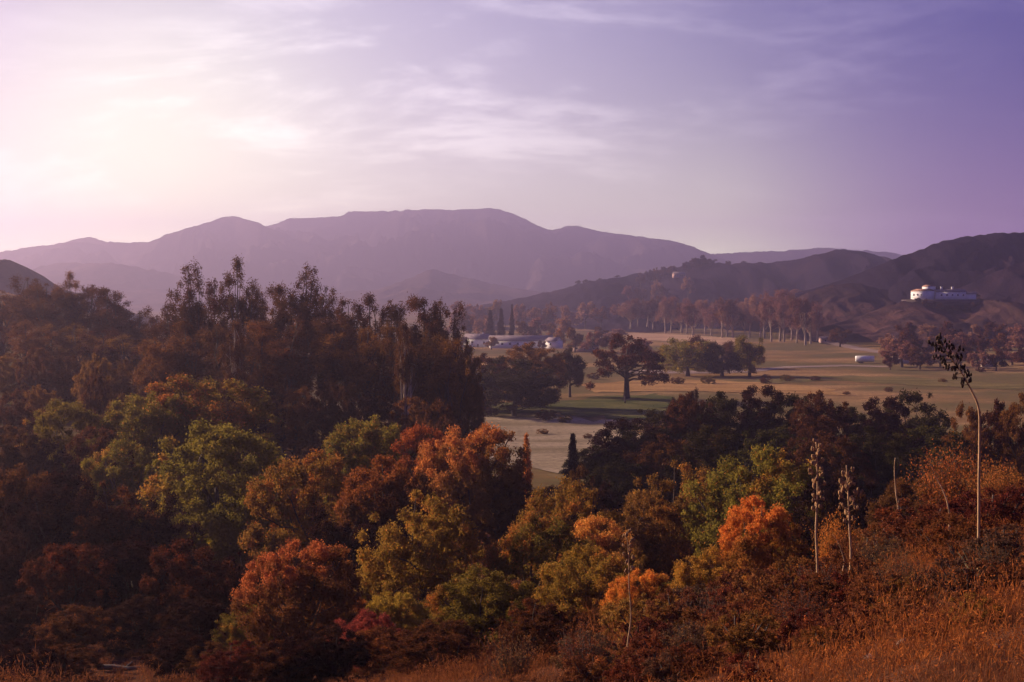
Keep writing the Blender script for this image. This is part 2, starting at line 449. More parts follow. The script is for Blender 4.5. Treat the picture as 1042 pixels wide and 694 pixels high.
# ------------------------------------------------------------------ fields and roads on the valley floor
def drape(name, poly_px, mat, lift, sub=60, jit=1.2, seed=1):
    """A sheet on the valley floor whose outline is given where the photo shows it, then measured on the ground."""
    pts = []
    for a, b in poly_px:
        Y = ZC / math.tan(math.atan((CY - b) / F * -1) + PITCH)
        p = P(a, b, Y); pts.append((p.x, p.y))
    pts = np.array(pts)
    E = []
    for a, b in zip(pts, np.roll(pts, -1, 0)):
        n = max(2, int(np.linalg.norm(b - a) / 6)); n = min(n, sub)
        for k in range(n): E.append(a + (b - a) * k / n)
    E = np.array(E)
    j = jit * np.stack([fbm(E[:, 0] / 7, E[:, 1] / 7, seed, 3), fbm(E[:, 0] / 7, E[:, 1] / 7, seed + 9, 3)], -1)
    E = E + j * np.array([2.2, 4.0])
    import mathutils
    from mathutils.geometry import delaunay_2d_cdt
    lo, hi = E.min(0), E.max(0)
    gxs = np.linspace(lo[0], hi[0], 24)[1:-1]; gys = np.linspace(lo[1], hi[1], 24)[1:-1]
    inner = []
    def inside(p):
        x, y = p; c = False; k = len(E) - 1
        for i in range(len(E)):
            if (E[i][1] > y) != (E[k][1] > y) and x < (E[k][0] - E[i][0]) * (y - E[i][1]) / (E[k][1] - E[i][1]) + E[i][0]: c = not c
            k = i
        return c
    for x in gxs:
        for y in gys:
            if inside((x, y)): inner.append((x, y))
    vin = [Vector(p) for p in E] + [Vector(p) for p in inner]
    n = len(E)
    r = delaunay_2d_cdt(vin, [], [list(range(n))], 1, 1e-4)
    V = np.array([(p.x, p.y, 0) for p in r[0]])
    V[:, 2] = np.maximum(height(V[:, 0], V[:, 1]), 0) + lift
    T = np.array([f for f in r[2] if len(f) == 3])
    o = link_mesh(name, V, [T], [mat])
    tag(o, kind='structure')
    return o


drape('field', [(470, 424), (520, 420), (560, 421), (600, 430), (640, 428), (655, 440), (640, 470), (560, 480), (470, 480), (430, 450)], field_mat('stubble', (.19, .15, .085), (.38, .30, .2), .06, (.22, 1, 1), .36, .68), .12, jit=4, seed=3)
drape('field', [(572, 409), (610, 404), (660, 402), (680, 406), (676, 418), (640, 431), (600, 428), (578, 420)], field_mat('green_grass', (.065, .075, .028), (.13, .12, .045), .12, (.4, 1, 1)), .22, jit=5, seed=5)
drape('field', [(480, 412), (530, 409), (575, 410), (585, 420), (540, 421), (480, 424)], field_mat('dull_grass', (.07, .08, .03), (.12, .11, .05), .12, (.3, 1, 1)), .3, jit=2, seed=6)
drape('field', [(770, 384), (860, 382), (960, 386), (1042, 392), (1042, 398), (930, 392), (850, 388), (770, 390)], field_mat('green_strip', (.12, .10, .04), (.2, .15, .06), .1, (.2, 1, 1)), .14, jit=3, seed=8)
drape('field', [(590, 391), (680, 386), (770, 389), (850, 396), (860, 402), (770, 400), (680, 398), (600, 400)], field_mat('tan_field', (.26, .15, .06), (.42, .25, .10), .1, (.15, 1, 1)), .17, jit=2, seed=13)
drape('road', [(640, 376.5), (700, 377.5), (765, 376.5), (800, 373), (860, 371.5), (905, 373), (905, 374.2), (860, 373), (800, 375), (765, 379), (700, 380.5), (640, 379.5)], M['dirt'], .16, jit=.4, seed=9)
drape('road', [(826, 346.5), (850, 350), (875, 355), (905, 360), (905, 362), (872, 357.5), (848, 352.5), (826, 348)], M['dirt'], .2, jit=.4, seed=10)
drape('field', [(640, 339), (700, 341), (760, 345), (760, 353), (700, 349), (640, 345)], field_mat('sunlit_verge', (.34, .2, .12), (.5, .34, .2), .05, (.2, 1, 1)), .2, jit=2, seed=15)  # sunlit ground below the gum row, its brightness put into the colour

# ------------------------------------------------------------------ foliage
def leaf_quads(C, size, aspect=.55, up=0.0, droop=0.0):
    n = len(C)
    a = rng.normal(size=(n, 3)); a[:, 2] = a[:, 2] * (1 - up) - droop
    a /= np.linalg.norm(a, axis=1)[:, None]
    b = np.cross(a, rng.normal(size=(n, 3))); b /= np.linalg.norm(b, axis=1)[:, None] + 1e-9
    l = (size * rng.uniform(.6, 1.35, n))[:, None]
    V = np.stack([C - a * l * .5, C + b * l * aspect * .5, C + a * l * .5, C - b * l * aspect * .5], 1).reshape(-1, 3)
    q = np.arange(n * 4).reshape(-1, 4)
    return V, q


def lobe_points(centers, radii, n, flat=1.0, shell=.55):
    """n points spread over the lobes by their surface, denser to the outside."""
    centers = np.asarray(centers); radii = np.asarray(radii)
    w = radii ** 2; w = w / w.sum()
    k = rng.choice(len(radii), n, p=w)
    d = rng.normal(size=(n, 3)); d /= np.linalg.norm(d, axis=1)[:, None]
    r = rng.uniform(0, 1, n) ** shell
    r = r * (1 + .18 * rng.normal(size=n))
    p = centers[k] + d * (radii[k] * r)[:, None] * np.array([1, 1, flat])
    return p, k


def crown_mesh(name, centers, radii, n, leaf, flat=1.0, shell=.5, aut=.15, aspect=.6, droop=0.0, zmin=.02, sun_side=None, patch=.9):
    p, k = lobe_points(centers, radii, n, flat, shell)
    keep = p[:, 2] > zmin
    p, k = p[keep], k[keep]
    ct = rng.uniform(0, 1, len(radii))
    tint = np.clip(.55 * ct[k] + .45 * rng.uniform(0, 1, len(p)), 0, 1)
    ext0 = max(np.ptp(p[:, 0]), 1e-3) * .3; o1 = rng.uniform(0, 50)
    pn = fbm(p[:, 0] / ext0 + o1, p[:, 1] / ext0 + 1.3 * p[:, 2] / ext0, int(o1), 3)
    a = np.clip((pn - (.45 - 1.5 * aut)) * 2.2, 0, 1) * rng.uniform(.1, 1.0, len(p)) * min(1, aut * 5)
    a = np.clip(a + (rng.uniform(0, 1, len(p)) < aut * .3) * .6, 0, 1)
    if sun_side is not None:
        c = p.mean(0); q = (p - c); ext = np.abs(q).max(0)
        s = (q / ext) @ np.array(sun_side)
        a = np.clip(a * .5 + np.clip((s - (.58 if sun_side[0] < -.5 else .25) + .35 * fbm(p[:, 0] / patch, p[:, 1] / patch + p[:, 2] / patch, 5, 2)) * 2.2, 0, 1) * rng.uniform(.35, 1.1, len(p)), 0, 1)
    V, q = leaf_quads(p, leaf, aspect, droop=droop)
    return mesh_only(name, V, [q], {'tint': np.repeat(tint, 4), 'autumn_sun': np.repeat(a, 4)})


def limbs_mesh(name, trunk_pts, trunk_r, ends, start=(.25, .7), r_end=.02, bend=.15, n=5):
    mb = MB()
    trunk_pts = np.asarray(trunk_pts, float)
    mb.tube(trunk_pts, trunk_r, 8)
    L = len(trunk_pts) - 1
    for e in ends:
        e = np.asarray(e, float)
        f = random.uniform(*start) * L; i = min(int(f), L - 1)
        s = trunk_pts[i] + (trunk_pts[i + 1] - trunk_pts[i]) * (f - i)
        r0 = np.interp(f, range(L + 1), trunk_r) * .55
        d = np.linalg.norm(e - s); mid = (s + e) / 2 + np.array([random.gauss(0, bend), random.gauss(0, bend), random.gauss(-.3, .6) * bend]) * d
        q1 = (s * .6 + mid * .4); q1[2] -= .03 * d
        ts = np.linspace(0, 1, 7)[:, None]
        cur = (1 - ts) ** 2 * s + 2 * ts * (1 - ts) * mid + ts ** 2 * e
        cur += rng.normal(size=cur.shape) * .015 * d * np.sin(ts * np.pi)
        mb.tube(cur, np.linspace(r0, r_end, 7), n)
    return mb.mesh(name, smooth=True)


# each kind: list of (trunk mesh, crown mesh); sizes in metres of the original
KIND = {}


def kind_dome(key, count, W=8, H=7, n=70000, leaf=.125, aut=.17, sun_side=None, lobes=230):
    out = []
    for v in range(count):
        cs, rs = [], []
        ax = rng.uniform(.85, 1.15)
        # a handful of main masses of different size make the outline uneven
        mass = [(0, 0, .46, .44)]
        for m in range(rng.integers(5, 9)):
            t = rng.uniform(0, 2 * np.pi); rr = rng.uniform(.12, .25)
            mass.append((rr * math.cos(t), rr * math.sin(t), rng.uniform(.25, .62), rng.uniform(.18, .27)))
        ws = np.array([m[3] ** 2 for m in mass]); ws[0] *= 1.4; ws /= ws.sum()
        for _ in range(lobes):
            m = mass[rng.choice(len(mass), p=ws)]
            d = rng.normal(size=3); d[2] += .15; d /= np.linalg.norm(d)
            q = m[3] * (rng.uniform(.8, 1.0) if rng.uniform() > .15 else rng.uniform(.2, .8))
            cs.append(((m[0] + d[0] * q) * W * ax, (m[1] + d[1] * q) * W / ax, (m[2] + d[2] * q * 1.05) * H))
            rs.append(rng.uniform(.028, .075) * W)
        cs, rs = np.array(cs), np.array(rs)
        cs[:, 2] -= max(0, (cs[:, 2] - rs).min() - .02 * H)
        top = (cs[:, 2] + rs * .8).max(); cs[:, 2] *= H / top
        cm = crown_mesh(key + '_crown', cs, rs, n, leaf, .85, .5, aut, sun_side=sun_side, zmin=.03 * H)
        ends = cs[rng.choice(len(cs), 16, replace=False)]
        tp = np.array([(0, 0, -.6), (.1, .05, H * .12), (.05, .15, H * .3), (-.1, 0, H * .55)])
        tm = limbs_mesh(key + '_trunk', tp, [.03 * W, .025 * W, .02 * W, .01 * W], ends, (.2, .9), .025)
        out.append((tm, cm))
    KIND[key] = (out, W, H)


def kind_oak(key, count, W=14, H=11, n=26000, leaf=.3, aut=.12, bare=.0, lobes=44, lift=.3, lobe=.105):
    out = []
    for v in range(count):
        cs, rs = [], []
        for _ in range(lobes):
            t = rng.uniform(0, 2 * np.pi); rr = math.sqrt(rng.uniform(.02, 1)) * W * .42 * (1 + .15 * math.sin(2 * t + v))
            top = H * (lift + (1 - lift) * math.sqrt(max(0, 1 - (rr / (W * .52)) ** 2)))
            z = rng.uniform(.45, 1) if rng.uniform() > .3 else rng.uniform(.1, .5)
            z = H * lift * .9 + (top - H * lift * .9) * z - W * .05
            cs.append((rr * math.cos(t), rr * math.sin(t), z)); rs.append(rng.uniform(.6, 1.25) * lobe * W)
        cs, rs = np.array(cs), np.array(rs)
        k = H / (cs[:, 2] + rs * .8).max(); cs[:, 2] *= k
        cm = crown_mesh(key + '_crown', cs, rs, n, leaf, .75, .55, aut, zmin=H * .1)
        lean = rng.normal(0, .05 * W, 2)
        tp = np.array([(0, 0, -1), (.1, 0, H * .1), (lean[0] * .4, lean[1] * .4, H * .25), (lean[0], lean[1], H * .45), (lean[0] * 1.3, lean[1], H * .75)])
        r0 = .036 * W
        tm = limbs_mesh(key + '_trunk', tp, [r0 * 1.4, r0, r0 * .8, r0 * .55, r0 * .2], cs[rng.choice(len(cs), min(26, len(cs)), replace=False)], (.45, .95), .05, .2)
        out.append((tm, cm))
    KIND[key] = (out, W, H)


def kind_euc(key, count, W=10, H=30, n=15000, leaf=.42, low=.18, lobes=46, aut=.1, trunkr=.4, spread=.42, lobe=(.9, 1.9), trunks=2):
    out = []
    for v in range(count):
        cs, rs = [], []
        heads = []                       # a few main leaders of different height
        for _ in range(rng.integers(2, 5)):
            t = rng.uniform(0, 2 * np.pi); rr = W * spread * rng.uniform(.1, .75)
            heads.append((rr * math.cos(t), rr * math.sin(t), H * rng.uniform(.72, .95)))
        heads[0] = (heads[0][0] * .4, heads[0][1] * .4, H * .95)
        for _ in range(lobes):
            h = heads[rng.integers(len(heads))]
            f = rng.uniform(low, 1) ** .62
            z = h[2] * f
            w = W * spread * (.55 + .5 * math.sin(min(1, (f - low) / (1 - low) * .8 + .1) * np.pi)) * .62
            c = np.array([h[0] * f, h[1] * f, z]) + np.append(rng.normal(0, 1, 2) * w * .55, 0)
            cs.append(c); rs.append(rng.uniform(*lobe) * (1.1 - .28 * f))
        for h in heads: cs.append(np.array(h)); rs.append(lobe[0] * .8)
        cs, rs = np.array(cs), np.array(rs)
        cs[:, 2] = cs[:, 2] * (H - .8) / (cs[:, 2] + rs).max()
        cm = crown_mesh(key + '_crown', cs, rs, n, leaf, 1.25, .6, aut, .38, droop=.5)
        mb_ends = cs[rng.choice(len(cs), min(26, len(cs)), replace=False)]
        tp = np.array([(0, 0, -1.5), (.1, .1, H * .12), (heads[0][0] * .2, heads[0][1] * .2, H * .35), (heads[0][0] * .6, heads[0][1] * .6, H * .62), (heads[0][0], heads[0][1], H * .92)])
        tm = limbs_mesh(key + '_trunk', tp, np.array([1.35, 1, .75, .5, .15]) * trunkr, [e for e in mb_ends if e[2] > H * .25], (.3, .85), .05, .1)
        out.append((tm, cm))
    KIND[key] = (out, W, H)


def kind_cone(key, count, W=6, H=16, n=11000, leaf=.42, power=.9, lobes=130, aut=.1):
    out = []
    for v in range(count):
        cs, rs = [], []
        for _ in range(lobes):
            f = rng.uniform(.04, .97) ** .9; w = W * .36 * (1 - f) ** power * rng.uniform(.3, 1)
            t = rng.uniform(0, 2 * np.pi)
            cs.append((w * math.cos(t), w * math.sin(t), f * H)); rs.append(W * (.09 + .15 * (1 - f)))
        cm = crown_mesh(key + '_crown', cs, rs, n, leaf, 1.0, .5, aut)
        tm = limbs_mesh(key + '_trunk', [(0, 0, -1), (0, 0, H * .3), (.05, 0, H * .7), (0, .05, H * .97)], np.array([.05, .04, .02, .005]) * W, [cs[i] for i in range(0, lobes, 6)], (.1, .9), .02)
        out.append((tm, cm))
    KIND[key] = (out, W, H)


def kind_brush(key, count, W=3, H=2.2, twigs=150, n=2600, leaf=.09, aut=.2):
    """Twiggy open shrub: many thin stems fanning out of the ground, small leaves along them."""
    out = []
    for v in range(count):
        mb = MB(); P_ = []
        for _ in range(twigs):
            t = rng.uniform(0, 2 * np.pi); tilt = rng.uniform(0, .95); L = H * rng.uniform(.55, 1.08)
            d = np.array([math.cos(t) * tilt * W / H * .5, math.sin(t) * tilt * W / H * .5, 1 - .25 * tilt])
            b = np.array([math.cos(t), math.sin(t), 0]) * rng.uniform(0, .12) * W
            e = b + d * L; m = (b + e) / 2 + rng.normal(0, .05, 3) * L
            mb.tube([b - (0, 0, .1), m, e], [.014, .009, .003], 3)
            for _k in range(int(n / twigs)):
                f = rng.uniform(.3, 1.05); P_.append(b + (e - b) * f + rng.normal(0, .07, 3) * W * .5)
        P_ = np.array(P_); P_ = P_[P_[:, 2] > .05]
        V, q = leaf_quads(P_, leaf, .5)
        cm = mesh_only(key + '_crown', V, [q], {'tint': np.repeat(rng.uniform(0, 1, len(P_)), 4), 'autumn_sun': np.repeat((rng.uniform(0, 1, len(P_)) < aut) * rng.uniform(.3, 1, len(P_)), 4)})
        out.append((mb.mesh(key + '_trunk'), cm))
    KIND[key] = (out, W, H)


kind_dome('dome', 6)
kind_dome('domeleft', 2, aut=.05, sun_side=(-.75, -.1, .35))
kind_dome('dometop', 3, aut=.1, sun_side=(-.35, -.1, .9))
kind_dome('darkdome', 4, W=12, H=12, n=46000, leaf=.23, aut=.08)
kind_dome('scrub', 5, W=2.8, H=1.9, n=11000, leaf=.075, aut=.15, lobes=110)
kind_oak('oak', 4)
kind_oak('lowoak', 3, W=17, H=12, n=16000, leaf=.42, lift=.14, lobe=.11)
kind_oak('fieldoak', 1, W=24, H=20, n=15000, leaf=.55, lobes=54, lift=.22, lobe=.075)
kind_euc('eucalyptus', 6, W=13, n=22000, leaf=.4, lobes=74, spread=.48, lobe=(.8, 1.9), low=.12)
kind_euc('bareeuc', 2, W=8, H=27, n=8000, low=.5, lobes=22, trunkr=.42)
kind_euc('roweuc', 7, W=22, H=32, n=6000, leaf=.95, low=.28, lobes=46, trunkr=.7, spread=.5, lobe=(1.6, 3.4))
kind_oak('fartree', 4, W=16, H=14, n=3200, leaf=1.0, lobes=24, lift=.25, lobe=.13)
kind_cone('conifer', 2)
kind_cone('poplar', 1, W=3, H=12, n=16000, leaf=.17, power=.5, lobes=170, aut=.2)
kind_brush('brush', 4)
kind_brush('redbrush', 3, W=3.2, H=2.4, twigs=170, n=13500, leaf=.075, aut=.45)

_cnt = {}
PROTO = {}
WARN = []


def tree(kind, px, top, D, wpx, mat, name, label, cat, group=None, bark='bark', hmin=.35, rz=None, sy=1.0):
    var, W0, H0 = KIND[kind]
    k = _cnt.get(kind, 0); _cnt[kind] = k + 1
    tm, cm = var[k % len(var)]
    p = P(px, top if top > 0 else 300, D)
    g = gz(p.x, p.y)
    H = (p.z - g) if top > 0 else -top
    W = wpx * D / F
    if kind in ('dome', 'domeleft', 'dometop'): W = max(W, .92 * H)
    if H < hmin * W:
        WARN.append(f'{label}: H {H:.1f} W {W:.1f} ground {g:.1f}'); H = hmin * W
    if H > 2.6 * W and kind in ('dome', 'domeleft', 'dometop', 'darkdome', 'oak', 'fartree'): WARN.append(f'tall {label}: H {H:.1f} W {W:.1f}')
    dirrot = kind in ('domeleft', 'dometop')
    rot = rz if rz is not None else (rng.uniform(-.4, .4) if dirrot else rng.uniform(0, 6.28))
    s = W / W0
    r = empty(name, (p.x, p.y, g - .1), rot, (s, s * sy, H / H0))
    tag(r, label, cat, group)
    if kind in PROTO:
        t0, c0 = PROTO[kind]; t, c = t0.copy(), c0.copy()
        t.data, c.data = tm, cm
    else:
        t = bpy.data.objects.new('trunk', tm); c = bpy.data.objects.new('crown', cm)
        PROTO[kind] = (t, c)
    COL.objects.link(t); COL.objects.link(c)
    for o, m in ((t, M[bark]), (c, M[mat])):
        o.parent = r
        if not o.data.materials: o.data.materials.append(m)
        o.material_slots[0].link = 'OBJECT'; o.material_slots[0].material = m
    t.name = 'stems' if 'brush' in kind else 'trunk'; c.name = 'foliage' if 'brush' in kind else 'crown'
    return r


ORD = 'first second third fourth fifth sixth seventh eighth ninth tenth eleventh twelfth thirteenth fourteenth fifteenth sixteenth seventeenth eighteenth nineteenth twentieth twenty-first twenty-second twenty-third twenty-fourth twenty-fifth twenty-sixth twenty-seventh twenty-eighth twenty-ninth thirtieth'.split()


def row(items, kind, D, mats, name, looks, place, cat='tree', group=None, w=40, dj=.04, **kw):
    """items: (px, top[, w]) sorted from left to right."""
    items = sorted(items)
    for i, it in enumerate(items):
        px, top = it[:2]; ww = it[2] if len(it) > 2 else w * rng.uniform(.85, 1.2)
        m = mats[i % len(mats)]
        l = looks[m] if isinstance(looks, dict) else looks
        tree(kind, px, top, D * rng.uniform(1 - dj, 1 + dj), ww, m, name, f'{l}, {ORD[i]} from the left {place}', cat, group, **kw)


# --- the bushes one can tell apart, near to far
BUSH = [
    ('domeleft', 222, 426, 140, 185, 'olive', 'big round olive tree with sunlit orange tips on its left edge'),
    ('dometop', 300, 545, 80, 140, 'rust', 'orange and rust topped bush low on the dark slope'),
    ('dome', 427, 495, 95, 150, 'gold', 'large golden olive dome bush between the orange bushes'),
    ('domeleft', 492, 572, 70, 130, 'olive', 'green bush with red leaves down its left side'),
    ('dome', 372, 615, 66, 84, 'crimson', 'small crimson bush at the foot of the golden dome bush'),
    ('dome', 580, 484, 112, 140, 'gold', 'golden brown tree at the centre of the lower slope'),
    ('dometop', 612, 522, 100, 70, 'rust', 'rusty crown just below the golden brown central tree'),
    ('dometop', 395, 461, 120, 96, 'darkbrown', 'dark bush with a bright vermilion patch on top'),
    ('dometop', 472, 428, 150, 104, 'rust', 'tall orange-red tree beside the pale stubble field'),
    ('dometop', 434, 430, 158, 60, 'brown', 'narrow rusty tree left of the orange-red tree by the field'),
    ('dome', 315, 456, 128, 130, 'gold', 'dull golden tree with a gold left rim beside the olive tree'),
    ('dome', 372, 421, 165, 96, 'olive', 'dull green tree below the tall grove and above the vermilion bush'),
    ('dome', 770, 450, 125, 170, 'olive', 'broad moss green tree behind the bright orange bush'),
    ('dome', 692, 466, 132, 96, 'brown', 'round copper brown tree left of the broad moss green tree'),
    ('dometop', 775, 502, 84, 104, 'orange', 'bright orange bush in front of the moss green tree'),
    ('dome', 716, 553, 70, 84, 'orange', 'amber bush leaning over the reddish brush slope'),
    ('dometop', 648, 575, 68, 62, 'orange', 'small orange bush beside the thin bare flower stalk'),
    ('dome', 596, 550, 82, 120, 'gold', 'low tawny bush under the rusty crown'),
    ('redbrush', 975, 452, 74, 96, 'rust', 'red-orange twiggy shrub behind the bent flower stalk'),
    ('redbrush', 850, 522, 68, 52, 'orange', 'small fiery shrub between the two upright flower stalks'),
    ('redbrush', 1018, 470, 70, 70, 'rust', 'rust red shrub at the right edge beside the bent stalk'),
    ('dome', 207, 377, 185, 165, 'olive', 'dim olive round tree below the tallest eucalyptus trees'),
    ('dome', 155, 396, 180, 130, 'olive', 'mossy brown round tree left of the dim olive round tree'),
    ('domeleft', 66, 405, 178, 116, 'olive', 'dim olive tree with ochre left edge in the left wood'),
    ('dome', 122, 445, 160, 96, 'olive', 'olive tree filling the gap left of the big olive tree'),
    ('dome', 545, 606, 60, 96, 'darkbrown', 'low maroon-brown bush at the bottom left of the stalks'),
    ('dome', 440, 640, 58, 110, 'darkbrown', 'dark low bush at the bottom below the green bush'),
    ('dome', 305, 640, 62, 100, 'dark', 'near black low bush below the orange and rust bush'),
    ('dome', 550, 520, 96, 76, 'olive', 'olive bush wedged left of the golden brown central tree'),
    ('dome', 516, 484, 150, 70, 'darkbrown', 'dark tree below the pale field and left of the slim orange poplar'),
    ('dome', 655, 500, 112, 96, 'brown', 'copper rounded bush between the golden and copper trees'),
    ('dome', 278, 490, 152, 84, 'brown', 'russet bush touching the right side of the big olive tree'),
    ('dome', 340, 512, 110, 100, 'dark', 'dark bush behind the orange and rust topped bush'),
    ('dome', 860, 478, 120, 110, 'dark', 'dark rounded bush behind the two upright flower stalks'),
    ('dome', 930, 480, 110, 110, 'darkbrown', 'dark brown bush behind the leaning bare stems'),
]
for kd, px, top, D, w, mt, lab in BUSH:
    small = 'brush' in kd
    tree(kd, px, top, D, w, mt, 'shrub' if D < 120 or small else 'tree', lab, 'bush' if D < 120 or small else 'tree', rz=None)
tree('poplar', 536, 438, 172, 21, 'poplar', 'poplar_tree', 'slim bright orange poplar at the near edge of the pale field', 'tree')

DK = {'dark': 'near black bush', 'darkbrown': 'very dark brown bush', 'brown': 'dull brown bush'}
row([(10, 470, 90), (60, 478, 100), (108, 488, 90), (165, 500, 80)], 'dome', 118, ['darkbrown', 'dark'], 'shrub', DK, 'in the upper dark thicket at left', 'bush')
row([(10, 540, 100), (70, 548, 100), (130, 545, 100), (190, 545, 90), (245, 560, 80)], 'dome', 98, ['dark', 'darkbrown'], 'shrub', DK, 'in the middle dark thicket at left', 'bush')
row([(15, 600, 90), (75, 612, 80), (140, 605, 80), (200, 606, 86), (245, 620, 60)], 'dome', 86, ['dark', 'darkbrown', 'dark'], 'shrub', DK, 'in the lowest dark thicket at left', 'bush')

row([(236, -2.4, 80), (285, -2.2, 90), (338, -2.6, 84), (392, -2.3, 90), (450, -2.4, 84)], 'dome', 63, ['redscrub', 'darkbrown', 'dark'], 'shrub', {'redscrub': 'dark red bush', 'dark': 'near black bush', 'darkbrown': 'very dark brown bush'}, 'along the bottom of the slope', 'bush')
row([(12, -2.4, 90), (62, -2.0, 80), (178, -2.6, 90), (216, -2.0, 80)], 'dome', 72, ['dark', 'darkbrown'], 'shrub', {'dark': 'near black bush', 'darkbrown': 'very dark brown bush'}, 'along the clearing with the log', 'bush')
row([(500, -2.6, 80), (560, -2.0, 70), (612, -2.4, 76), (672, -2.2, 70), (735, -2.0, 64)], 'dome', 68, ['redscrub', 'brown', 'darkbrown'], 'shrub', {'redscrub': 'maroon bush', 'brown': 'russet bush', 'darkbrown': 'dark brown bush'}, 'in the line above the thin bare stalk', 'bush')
row([(250, -3.8, 80), (345, -4.2, 86), (400, -4.0, 80), (455, -4.2, 90), (520, -4.4, 80), (628, -4.2, 80), (690, -3.6, 70)], 'dome', 84, ['olive', 'brown', 'gold'], 'shrub', {'olive': 'olive green bush', 'brown': 'russet bush', 'gold': 'tawny gold bush'}, 'in the mid-slope thicket', 'bush')
# --- dark oak belt in front of the fields
DO = {'darkolive': 'dark olive oak', 'dark': 'dark rounded oak', 'darkbrown': 'dark brownish oak', 'brown': 'brown-topped oak'}
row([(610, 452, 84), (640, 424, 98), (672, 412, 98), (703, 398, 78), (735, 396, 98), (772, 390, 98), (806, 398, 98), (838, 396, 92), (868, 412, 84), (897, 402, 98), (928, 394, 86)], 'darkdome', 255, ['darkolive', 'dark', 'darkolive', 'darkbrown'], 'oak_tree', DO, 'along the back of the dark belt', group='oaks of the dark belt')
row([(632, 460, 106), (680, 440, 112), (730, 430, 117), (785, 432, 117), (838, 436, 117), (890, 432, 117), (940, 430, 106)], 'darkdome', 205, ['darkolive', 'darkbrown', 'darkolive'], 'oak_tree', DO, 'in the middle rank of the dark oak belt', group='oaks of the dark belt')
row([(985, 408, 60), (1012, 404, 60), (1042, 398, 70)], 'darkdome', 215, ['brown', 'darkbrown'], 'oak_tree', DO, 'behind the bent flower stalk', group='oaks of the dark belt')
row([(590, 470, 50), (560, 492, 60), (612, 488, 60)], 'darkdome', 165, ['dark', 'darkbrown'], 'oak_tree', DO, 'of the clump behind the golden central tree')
tree('conifer', 583, 440, 240, 24, 'dark', 'conifer_tree', 'small dark pointed tree on the near edge of the pale field', 'tree')

# --- tall eucalyptus grove
EL = {'euc': 'tall dark eucalyptus', 'brown': 'tall russet eucalyptus', 'darkbrown': 'tall brown-black eucalyptus'}
row([(172, 305, 63), (196, 261, 66), (217, 276, 60), (240, 256, 58), (264, 292, 58), (287, 284, 60), (311, 263, 72), (328, 284, 63), (350, 298, 63), (378, 294, 69), (404, 300, 69), (430, 296, 72), (446, 299, 58), (460, 306, 50)], 'eucalyptus', 262, ['euc', 'euc', 'darkbrown'], 'eucalyptus_tree', EL, 'on the skyline of the tall grove', group='tall eucalyptus grove', dj=.03)
row([(160, 338, 63), (190, 322, 69), (225, 325, 72), (262, 322, 72), (300, 318, 81), (338, 322, 78), (372, 326, 81), (408, 328, 81), (440, 332, 78), (458, 340, 60)], 'eucalyptus', 236, ['brown', 'darkbrown', 'euc'], 'eucalyptus_tree', EL, 'in the front rank of the tall grove', group='tall eucalyptus grove', dj=.03)
row([(240, 322, 34), (411, 322, 36)], 'bareeuc', 224, ['darkbrown'], 'eucalyptus_tree', 'eucalyptus with a pale bare trunk', 'before the tall grove', bark='palebark', dj=.01)
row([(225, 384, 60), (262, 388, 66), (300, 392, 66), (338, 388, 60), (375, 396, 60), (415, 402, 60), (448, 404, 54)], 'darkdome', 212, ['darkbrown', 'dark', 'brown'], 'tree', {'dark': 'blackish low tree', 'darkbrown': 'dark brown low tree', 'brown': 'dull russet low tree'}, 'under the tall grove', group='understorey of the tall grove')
tree('darkdome', 472, 348, 250, 54, 'rust', 'tree', 'orange-brown tree at the right foot of the tall grove', 'tree')

# --- brown wood on the left slope
LW = {'brown': 'russet woodland tree', 'darkbrown': 'dark brown woodland tree', 'dark': 'blackish woodland tree', 'euc': 'wispy brown woodland tree'}
row([(2, 292), (24, 278), (48, 284), (72, 273, 44), (90, 286), (106, 289), (118, 307), (138, 313), (158, 317)], 'eucalyptus', 330, ['brown', 'euc', 'darkbrown'], 'tree', LW, 'on the skyline of the left wood', group='brown wood on the left slope', w=60)
row([(0, 330), (26, 322), (50, 330), (78, 326), (104, 332), (130, 338), (156, 346)], 'eucalyptus', 290, ['darkbrown', 'brown'], 'tree', LW, 'in the second rank of the left wood', group='brown wood on the left slope', w=64)
row([(5, 358), (36, 352), (66, 360), (98, 358), (128, 364), (158, 370)], 'darkdome', 250, ['brown', 'darkbrown', 'euc'], 'tree', LW, 'in the third rank of the left wood', group='brown wood on the left slope', w=50)
row([(10, 396), (42, 390), (98, 372, 36), (118, 398), (150, 400)], 'darkdome', 215, ['darkbrown', 'brown'], 'tree', LW, 'in the front rank of the left wood', group='brown wood on the left slope', w=54)
row([(8, 430), (40, 440), (100, 432)], 'darkdome', 165, ['darkbrown', 'dark'], 'tree', LW, 'just above the dark thicket at left', w=76)

# --- field trees
tree('fieldoak', 638, 337, 490, 86, 'darkbrown', 'oak_tree', 'large spreading oak with bare twisted limbs alone in the field', 'tree')
tree('darkdome', 523, 362, 420, 110, 'darkolive', 'oak_tree', 'broad dark oak standing on the shadowed grass left of the field', 'tree', sy=1)
tree('darkdome', 540, 347, 450, 84, 'brown', 'oak_tree', 'brown-topped oak directly behind the broad dark oak', 'tree')
tree('darkdome', 492, 358, 440, 66, 'darkbrown', 'oak_tree', 'dark brown oak at the left of the broad dark oak', 'tree')
tree('oak', 580, 352, 500, 38, 'darkolive', 'oak_tree', 'small upright dark oak between the broad oak and the spreading oak', 'tree')
row([(700, 342, 58), (735, 346, 52), (763, 338, 40)], 'lowoak', 640, ['olive', 'darkolive'], 'oak_tree', {'olive': 'olive crowned oak', 'darkolive': 'dark crowned oak'}, 'of the three beyond the field road', dj=.02)
row([(674, 352, 38), (716, 340, 40), (750, 345, 38)], 'lowoak', 690, ['darkbrown'], 'oak_tree', 'dusky oak', 'behind the three oaks beyond the field road', dj=.02)
